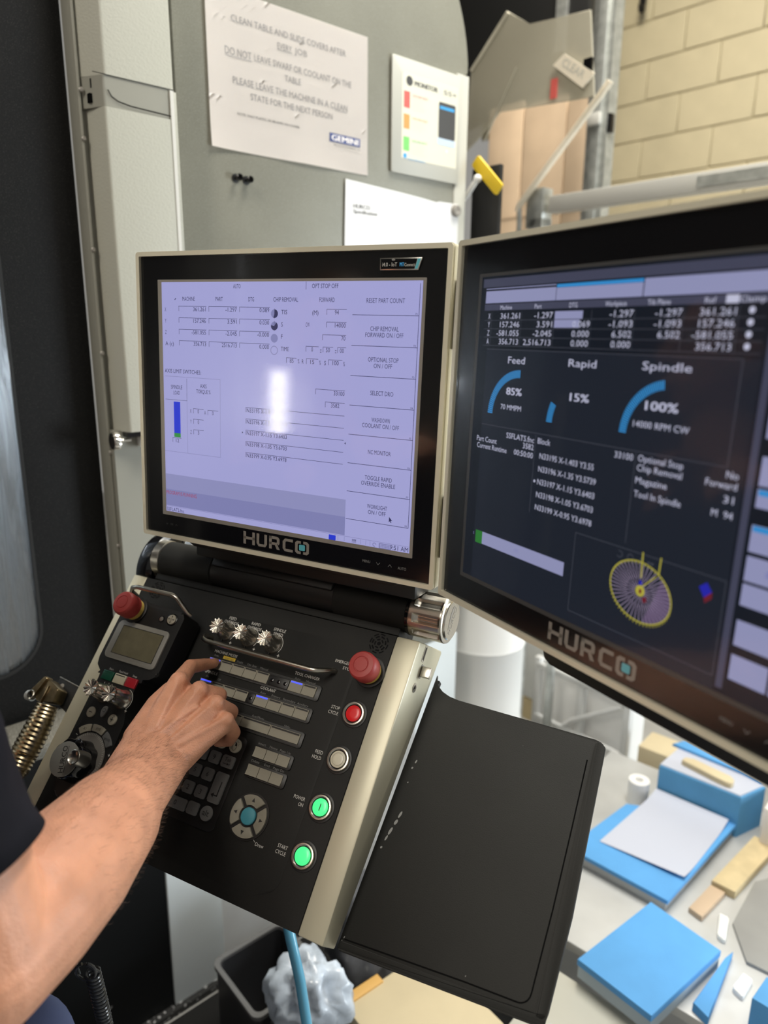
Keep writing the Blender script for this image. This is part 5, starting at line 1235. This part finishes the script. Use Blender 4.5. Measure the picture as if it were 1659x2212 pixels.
for s_ in (-1, 1):
    e_ = MB().ball(L(s_ * .033, .092, 1.727), .0125, 14).build('eye', 'eye', per)
    MB().ball(L(s_ * .033, .101, 1.727), .006, 10).build('iris', 'hair', e_)

# ================================================================== hoses under the console
ch = thing('coiled_hose', 'black spiral air hose hanging in front of the black base panel', 'hose', Matrix.Translation((-0.38, 0.785, 0.80)))
pth = []
for i in range(520):
    t = i / 520; a = i * 2 * math.pi / 14
    c = Vector((-.380 + .004 * math.sin(t * 3), .7745 + .025 * t, .866 - .235 * t)) - Vector((-.38, .785, .80))
    pth.append(c + Vector((math.cos(a) * .0085, math.sin(a) * .0085, 0)))
lp = [Vector((-.006, -.012, .066)) + Vector((math.sin(a) * .013, -.004, math.cos(a) * .013 + .006)) for a in [2 * math.pi * k / 20 for k in range(20)]]
MB().tube(lp[::-1] + pth, .0022, 8).build('spiral', 'coil', ch)
MB().tube([Vector((-.020, -.011, .082)), Vector((-.019, -.012, .073)), Vector((-.0165, -.013, .064))], .0022, 8).build('loose_coil', 'coil', ch)
bh = thing('air_hose', 'light blue air hose hanging below the lower right corner of the console', 'hose', Matrix.Translation((-0.13, 0.93, 0.70)))
MB().tube([Vector(p) - Vector((-.13, .93, .70)) for p in [(-.165, 1.01, .80), (-.153, .97, .772), (-.143, .949, .747), (-.135, .940, .715), (-.128, .933, .685), (-.117, .918, .617), (-.105, .90, .52), (-.09, .88, .40), (-.05, .86, .2), (.02, .86, .03), (.2, .9, .012)]], .0085, 14).build('hose', 'hose_blue', bh)

# ================================================================== background
def FX(xc, z, h): return F_P @ Matrix.Translation((xc, FL_Y + h, z)) @ Matrix(((0, 0, -1, 0), (0, 1, 0, 0), (1, 0, 0, 0), (0, 0, 0, 1)))
def FZ(x, y, h, rot=0): return Matrix.Translation((x, y, h)) @ Matrix.Rotation(rot, 4, 'Z')
# upright post and level rail of aluminium section
po = thing('machine_post', 'tall grey metal post in front of the cream block wall', 'post', FX(2.0, -0.40, 0))
mb = MB(); mb.box(-.045, 0, -.03, .045, 3.4, .03); mb.box(-.022, 0, .03, .022, 3.4, .045, bev=.003); mb.box(-.058, 0, -.04, -.045, 3.4, .02); mb.build('section', 'galv', po)
MB().box(-.03, 2.50, .045, .03, 2.545, .065, bev=.004).build('post_joint', 'galv_light', po)
MB().box(.04, 2.47, .0, .06, 2.54, .03, bev=.003).build('post_latch', 'gloss_black', po)
MB().lathe([(.05, 3.0), (.05, 3.05)], 20, axis='y').build('post_collar', 'galv', po)
ra = thing('guard_rail', 'level pale metal rail above the right monitor', 'rail', FX(1.5, 0.2, 0))
MB().box(-.45, 2.105, -.025, .75, 2.162, .025, bev=.003).build('rail_beam', 'galv_light', ra)
MB().box(.10, 2.118, .025, .75, 2.150, .029).build('rail_insert', 'galv', ra)
MB().box(-.545, 2.06, -.03, -.47, 2.195, .03, bev=.004).build('rail_end', 'galv', ra)
for x in (-.50, .7): MB().box(x - .03, 0, -.03, x + .03, 2.09, .03).build('rail_leg', 'galv', ra)
# three tall boards behind
for k, (a, b_, t) in enumerate(((-1.26, -1.045, 2.79), (-1.035, -.79, 2.765), (-.78, -.63, 2.73))):
    bd_ = thing('tall_board', ('leftmost', 'middle', 'rightmost')[k] + ' of three tall pinkish boards standing behind the white stick', 'board', FX(2.3, (a + b_) / 2, 0), 'boards standing behind the stick')
    MB().box(-(b_ - a) / 2, 0, -.01, (b_ - a) / 2, t, .01, bev=.003).build('board', 'board', bd_)
    MB().box(-(b_ - a) / 2, 2.25, .01, (b_ - a) / 2, 2.262, .013).build('board_batten', 'board', bd_)
dt = thing('dark_housing', 'large dark housing at the top edge behind the tilted sheet', 'housing', FX(2.6, -1.5, 2.72))
MB().prism([(-.9, 0), (.16, .18), (.58, .34), (.58, 1.3), (-.9, 1.3)], -.05, 0, bev=.01).build('housing', 'plastic_black', dt)
MB().box(.40, .35, .0, .46, .9, .02).build('housing_rib', 'galv', dt)
hk = thing('wall_hook', 'small dark hook hanging at the top of the cream block wall', 'hook', FX(3.56, -1.21, 3.55))
MB().tube([(0, .5, .0), (0, .1, .0), (0, .02, .01), (.01, -.01, .03), (.02, .01, .05)], .02, 10).build('hook', 'gloss_black', hk)
sh1 = thing('guard_sheet', 'tilted dusty clear sheet with a white label and red mark', 'sheet', FX(1.3, -0.25, 2.3))
MB().prism([(-.25, .02), (-.235, .28), (-.078, .42), (.016, .356), (.245, .335), (.28, .091), (-.097, .122), (-.18, .06)], -.008, 0, bev=.002).build('sheet', 'film', sh1)
MB().prism([(-.235, .28), (-.078, .42), (-.07, .41), (-.226, .272)], 0, .006).build('sheet_fold', 'acrylic', sh1)
MB().prism([(-.16, .04), (-.15, .045), (-.02, .245), (-.03, .24)], 0, .004).build('sheet_seam', 'acrylic', sh1)
sh2 = MB().prism([(.169 - .0, .233), (.284, .152), (.244, .12), (.128, .209)], .006, .012).build('label_plate', 'stick', sh1, 'cream label plate')
mb = MB(); mb.text('CLEAR', .207, .182, .022, w=.10, al='c', z=.0125, rot=math.radians(-35)); mb.build('label_lettering', 'holder', sh2)
MB().box(.119, .115, .002, .143, .172, .006).build('red_mark', 'ink_red', sh1)
MB().box(.24, .16, .0, .27, .2, .01).build('dark_clip', 'gloss_black', sh1)
st = thing('white_stick', 'long cream stick leaning diagonally in front of the pinkish boards', 'stick', FX(1.45, -0.36, 2.14))
mb = MB(); mb.tube([(-.006, -.02, 0), (.0, .0, .0), (.325, .332, -.02), (.331, .342, -.02)], [.012, .012, .012, .013], 10); mb.build('stick', 'stick', st)
MB().tube([(.0, -.01, 0), (.004, -.06, .0), (.004, -.16, 0)], .009, 8).build('stick_foot', 'galv', st)
tg = thing('yellow_lever', 'yellow lever tag on a white rod right of the panel', 'lever', FX(0.8, 0.05, 2.08))
mb = MB(); mb.X = Matrix.Translation((.005, .018, 0)) @ Matrix.Rotation(math.radians(-44), 4, 'Z'); mb.prism(rrect(-.062, -.016, .062, .016, .004), 0, .008, bev=.002); mb.build('tag', 'tag_yellow', tg)
MB().tube([(-.09, -.036, .0), (-.074, -.026, .0), (-.016, .007, .022)], .0075, 12).build('rod', 'white', tg)
MB().ball((-.012, .009, .024), .011, 14).build('rod_end', 'white', tg)
# white drum, wrapped pallet, cage
dr = thing('white_drum', 'white round drum seen between console knob and right monitor', 'drum', FX(1.08, -0.13, 0))
MB().lathe([(.14, 0), (.148, .01), (.148, .30), (.152, .31), (.148, .32), (.148, .60), (.152, .61), (.148, .62), (.148, .86), (.12, .89)], 40, axis='y').build('drum_body', 'drum', dr)
MB().lathe([(.10, .88), (.10, .90), (.09, .905)], 32, axis='y').build('drum_lid', 'galv_light', dr)
db = thing('dark_upright', 'dark grey upright bar right of the white drum', 'upright', FX(1.25, 0.055, 0))
MB().box(-.016, 0, -.01, .012, .95, .01, bev=.002).build('bar', 'galv', db)
wp = thing('wrapped_load', 'stretch wrapped white load with a blue print near its top', 'pallet load', FX(1.62, -0.33, 0))
MB().box(-.17, .10, -.3, .165, .55, 0, bev=.015).build('wrap', 'wrap', wp)
for k in range(3): MB().box(-.16 + .13 * k, 0, -.3, -.09 + .13 * k, .1, 0).build('pallet_block', 'wood', wp)
mb = MB(); mb.X = Matrix.Rotation(math.radians(18), 4, 'Z'); mb.box(.04, .405, .0, .125, .445, .002); mb.build('blue_print', 'tape_blue', wp)
cg = thing('steel_cage', 'pale grey steel cage with white panels behind the tray corner', 'cage', FX(1.38, 0.13, 0))
for x in (-.22, -.02, .17): MB().box(x - .014, 0, -.014, x + .014, .46, .014, bev=.002).build('cage_post', 'cage', cg)
for y in (.03, .21, .43): MB().box(-.22, y - .012, .002, .17, y + .012, .018, bev=.002).build('cage_bar', 'cage', cg)
MB().box(-.22, .02, -.12, .17, .44, -.03).build('cage_panel', 'white', cg)
MB().tube([(-.2, .1, .0), (-.05, .26, .012), (.15, .40, .012)], .010, 8).build('cage_brace', 'cage', cg)
MB().box(-.24, 0, -.14, .2, .02, .03).build('cage_base', 'plastic_black', cg)
rl = thing('paper_roll', 'white paper roll standing on the bench beside the steel cage', 'roll', FZ(.775, 1.91, .31))
MB().lathe([(.03, 0), (.03, .075), (.012, .075), (.012, .06)], 32).build('roll', 'white', rl)
# low bench with blue foam, paper and cartons
be = thing('low_bench', 'low grey steel bench under the blue foam pieces', 'bench', FZ(.80, 1.55, 0))
ra_ = math.radians(-42)
mb = MB(); mb.X = Matrix.Rotation(ra_, 4, 'Z'); mb.box(-.44, -.36, .285, .52, .46, .31, bev=.004); mb.build('bench_top', 'bench', be)
for x in (-.40, .48):
    for y in (-.32, .42):
        mb = MB(); mb.X = Matrix.Rotation(ra_, 4, 'Z'); mb.box(x - .02, y - .02, 0, x + .02, y + .02, .285); mb.build('bench_leg', 'cage', be)
pl = thing('foam_slab', 'blue foam slab with a white sheet of paper lying on it', 'foam', FZ(.78, 1.70, .31), 'blue foam pieces on the bench')
c = Vector((.78, 1.70))
Q = lambda *p: [tuple(Vector(q_) - c) for q_ in p]
MB().prism(Q((.718, 1.845), (1.017, 1.773), (.698, 1.472), (.50, 1.66)), .028, .04, bev=.002).build('slab', 'foam_blue', pl)
MB().prism(Q((.722, 1.835), (1.005, 1.772), (.698, 1.482), (.515, 1.655)), 0, .028).build('slab_base', 'bench', pl, 'pale grey board under the blue slab')
ps = thing('paper_sheet', 'white sheet of paper lying on the blue foam slab', 'paper', FZ(.789, 1.72, .3505))
b = bmesh.new(); g = {}; A, B_, C_, D = [Vector(p) for p in ((.824, 1.899, 0), (.977, 1.759, 0), (.764, 1.539, 0), (.592, 1.681, 0))]
for i in range(13):
    for j in range(13):
        u, v = i / 12, j / 12; p = (A * (1 - u) + B_ * u) * (1 - v) + (D * (1 - u) + C_ * u) * v
        z = .001 + .010 * max(0, (v - .72) / .28) ** 2 * u + .012 * max(0, (.25 - v) / .25) ** 2
        g[i, j] = b.verts.new((p.x - .789, p.y - 1.72, z))
for i in range(12):
    for j in range(12): b.faces.new((g[i, j], g[i, j + 1], g[i + 1, j + 1], g[i + 1, j]))
bmesh.ops.recalc_face_normals(b, faces=b.faces[:])
if b.faces[0].normal.z < 0: bmesh.ops.reverse_faces(b, faces=b.faces[:])
MB()._merge(b, True).build('sheet', 'paper_blue', ps)
bk = thing('foam_block', 'upright blue foam block behind the sheet of paper', 'foam', FZ(.93, 1.85, .31), 'blue foam pieces on the bench')
c = Vector((.93, 1.85))
MB().prism(Q((.828, 1.905), (1.0, 1.752), (1.094, 1.803), (.95, 2.028)), .0, .128, bev=.004).build('block', 'foam_dark', bk)
MB().prism(Q((.832, 1.908), (1.0, 1.758), (1.088, 1.806), (.95, 2.022)), .126, .131).build('block_top', 'paper_blue', bk)
MB().prism(Q((.905, 2.005), (1.05, 1.86), (1.085, 1.808), (.952, 2.024)), .131, .139, bev=.002).build('blue_strip', 'foam_blue', bk)
sk = thing('wooden_offcut', 'brownish wooden offcut lying on the upright blue foam block', 'wood', FZ(.95, 1.857, .4415))
mb = MB(); c = Vector((.95, 1.857)); mb.prism(roundpoly(Q((.888, 1.911), (.923, 1.92), (1.01, 1.814), (.986, 1.783), (.955, 1.82)), .018, 4), 0, .016, bev=.005); mb.build('offcut', 'card', sk)
pd_ = thing('foam_pad', 'square blue foam pad lying at the front of the bench', 'foam', FZ(.58, 1.27, .31), 'blue foam pieces on the bench')
c = Vector((.58, 1.27))
MB().prism(Q((.652, 1.461), (.758, 1.32), (.546, 1.16), (.432, 1.295)), .032, .048, bev=.002).build('pad', 'foam_blue', pd_)
MB().prism(Q((.65, 1.457), (.756, 1.32), (.546, 1.163), (.435, 1.295)), 0, .032, bev=.002).build('pad_core', 'foam_edge', pd_)
ex = thing('foam_pad', 'second blue foam slab showing under the right edge of the square pad', 'foam', FZ(.70, 1.22, .31), 'blue foam pieces on the bench')
c = Vector((.70, 1.22))
MB().prism(Q((.772, 1.325), (.80, 1.345), (.672, 1.18), (.655, 1.215)), 0, .022, bev=.002).build('pad', 'foam_blue', ex)
e3 = thing('foam_pad', 'blue foam block at the right edge of the frame, front of the bench', 'foam', FZ(.83, 1.14, .31), 'blue foam pieces on the bench')
c = Vector((.83, 1.14))
MB().prism(Q((.745, 1.165), (.80, 1.215), (.93, 1.10), (.87, 1.04)), 0, .09, bev=.002).build('pad', 'foam_blue', e3)
bc = thing('beige_carton', 'beige carton on the floor behind the white paper roll', 'carton', FZ(.955, 2.19, 0))
mb = MB(); mb.X = Matrix.Rotation(ra_, 4, 'Z'); mb.box(-.06, -.06, 0, .07, .06, .33, bev=.004); mb.build('carton', 'card', bc)
wc = thing('white_carton', 'white carton at the right end of the bench', 'carton', FZ(1.20, 1.735, .311))
mb = MB(); mb.X = Matrix.Rotation(ra_, 4, 'Z'); mb.box(-.10, -.13, 0, .16, .12, .13, bev=.004); mb.build('carton', 'paper', wc)
mb = MB(); mb.X = Matrix.Rotation(ra_, 4, 'Z'); mb.box(-.102, -.02, .02, -.099, -.01, .12); mb.build('carton_tape', 'logo_grey', wc)
wk = thing('wooden_plank', 'pale wooden plank lying across the bench beside the foam slab', 'plank', FZ(.98, 1.67, .311))
c = Vector((.98, 1.67))
MB().prism(Q((.846, 1.562), (1.04, 1.733), (1.085, 1.692), (.888, 1.522)), 0, .022, bev=.003).build('plank', 'wood', wk)
w2 = thing('wooden_offcut', 'short pinkish wood offcut in front of the plank', 'wood', FZ(.80, 1.50, .311))
c = Vector((.80, 1.50))
MB().prism(Q((.755, 1.48), (.842, 1.556), (.868, 1.53), (.775, 1.45)), 0, .014, bev=.002).build('offcut', 'board', w2)
for k, (pts, lb) in enumerate(((((.79, 1.40), (.825, 1.47), (.84, 1.45), (.80, 1.38)), 'crumpled clear wrap on the bench, behind the square blue pad'), (((.76, 1.26), (.80, 1.30), (.815, 1.28), (.77, 1.235)), 'crumpled clear wrap on the bench, right of the square blue pad'))):
    c = Vector(pts[0]); rg_ = thing('plastic_wrap', lb, 'wrap', FZ(c.x, c.y, .311))
    MB().prism(roundpoly(Q(*pts), .006, 3), 0, .012, bev=.004).build('wrap', 'wrap', rg_)
tp = thing('grey_board', 'grey sheet lying at the right of the bench', 'board', FZ(.97, 1.45, .311))
c = Vector((.97, 1.45))
MB().prism(Q((1.05, 1.60), (.965, 1.575), (.845, 1.44), (.825, 1.33), (.90, 1.27), (1.18, 1.50)), 0, .008, bev=.002).build('board', 'bench_dark', tp)
lp_ = thing('paper_sheet', 'loose bluish sheet at the lower edge of the frame left of the pad', 'paper', FZ(.37, 1.13, .30))
MB().prism([(-.10, -.06), (-.02, .06), (.08, .02), (.02, -.12)], 0, .002).build('sheet', 'paper_blue', lp_)
pb = thing('low_crate', 'pale low crate under the loose bluish sheet', 'crate', FZ(.36, 1.15, 0))
mb = MB(); mb.X = Matrix.Rotation(ra_, 4, 'Z'); mb.box(-.10, -.19, .0, .10, .16, .295, bev=.006); mb.build('crate', 'holder', pb)
fm = thing('floor_mat', 'black rubber mat on the floor along the foot of the machine', 'mat', off(F_P, 0, FL_Y, 0))  # added dark sheet, darkens the floor where it lies in shade
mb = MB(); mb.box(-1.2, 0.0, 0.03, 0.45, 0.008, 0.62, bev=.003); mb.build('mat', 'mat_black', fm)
# clutter on the floor below the console
cb = thing('cardboard_sheet', 'pale cardboard box top below the document tray', 'cardboard', FZ(.08, 1.24, 0))
mb = MB(); mb.X = Matrix.Rotation(math.radians(38), 4, 'Z'); mb.box(-.13, -.15, 0, .11, .09, .30, bev=.004); mb.build('box', 'card', cb)
oc = thing('orange_card', 'small orange card strip beside the cardboard box', 'card', FZ(-.035, 1.268, .28))
mb = MB(); mb.X = Matrix.Rotation(math.radians(38), 4, 'Z'); mb.box(-.055, -.012, 0, .045, .012, .024, bev=.002); mb.build('strip', 'orange_card', oc)
tb_ = thing('plastic_tub', 'dark grey plastic tub standing under the console', 'tub', FZ(-.275, 1.36, 0))
mb = MB(); mb.X = Matrix.Rotation(math.radians(41), 4, 'Z'); mb.prism(rrect(-.075, -.10, .11, .09, .02), 0, .25, hole=rrect(-.066, -.091, .101, .081, .016)); mb.box(-.07, -.095, 0, .105, .085, .012); mb.build('tub', 'tub', tb_)
mb = MB(); mb.X = Matrix.Rotation(math.radians(41), 4, 'Z'); mb.prism(rrect(-.079, -.104, .114, .094, .02), .245, .255, hole=rrect(-.068, -.093, .103, .083, .016)); mb.build('tub_rim', 'rim_grey', tb_)
def crumple(name, lb, m, loc, sx, sy, sz, seed, cat='bag'):
    t = thing(name, lb, cat, Matrix.Translation(loc)); b = bmesh.new(); bmesh.ops.create_icosphere(b, subdivisions=4, radius=1)
    for v in b.verts:
        q_ = v.co * 1.3 + Vector((seed, seed * 1.7, 0)); d = 1 + .45 * noise.noise(q_) + .55 * (.35 - abs(noise.noise(q_ * 1.7))) + .28 * (.3 - abs(noise.noise(q_ * 3.6)))
        v.co = Vector((v.co.x * d * sx, v.co.y * d * sy, max(-1.0, v.co.z * d) * sz + sz))
    MB()._merge(b, True).build('bag', m, t, auto=False)
crumple('plastic_bag', 'crumpled pale blue plastic bag beside the blue hose', 'bag', (-.145, 1.19, .30), .072, .065, .075, 3.1)
crumple('plastic_bag', 'crumpled dark grey plastic bag under the console corner', 'bag_grey', (.0, 1.47, .12), .10, .09, .13, 8.2)
sb_ = thing('storage_box', 'dark box carrying the pale blue plastic bag', 'box', FZ(-.145, 1.19, 0))
mb = MB(); mb.X = Matrix.Rotation(math.radians(41), 4, 'Z'); mb.box(-.06, -.06, 0, .06, .06, .298, bev=.006); mb.build('box', 'tub', sb_)
s2 = thing('storage_box', 'low dark box carrying the dark grey plastic bag', 'box', FZ(.0, 1.47, 0))
mb = MB(); mb.X = Matrix.Rotation(math.radians(41), 4, 'Z'); mb.box(-.09, -.08, 0, .09, .08, .118, bev=.006); mb.build('box', 'tub', s2)
# workshop lamps under the roof
for k, (x, y, lb) in enumerate(((.9, 2.2, 'long workshop lamp hung over the bench'), (-1.3, -1.0, 'long workshop lamp hung behind the camera'))):
    cl = thing('ceiling_lamp', lb, 'lamp', Matrix.Translation((x, y, 4.42)))
    MB().box(-.12, -1.5, .0, .12, 1.5, .06, bev=.01).build('lamp_housing', 'galv_light', cl)
    for yy in (-1.2, 1.2): MB().tube([(0, yy, .05), (0, yy, .18)], .006, 8).build('lamp_hanger', 'galv', cl)
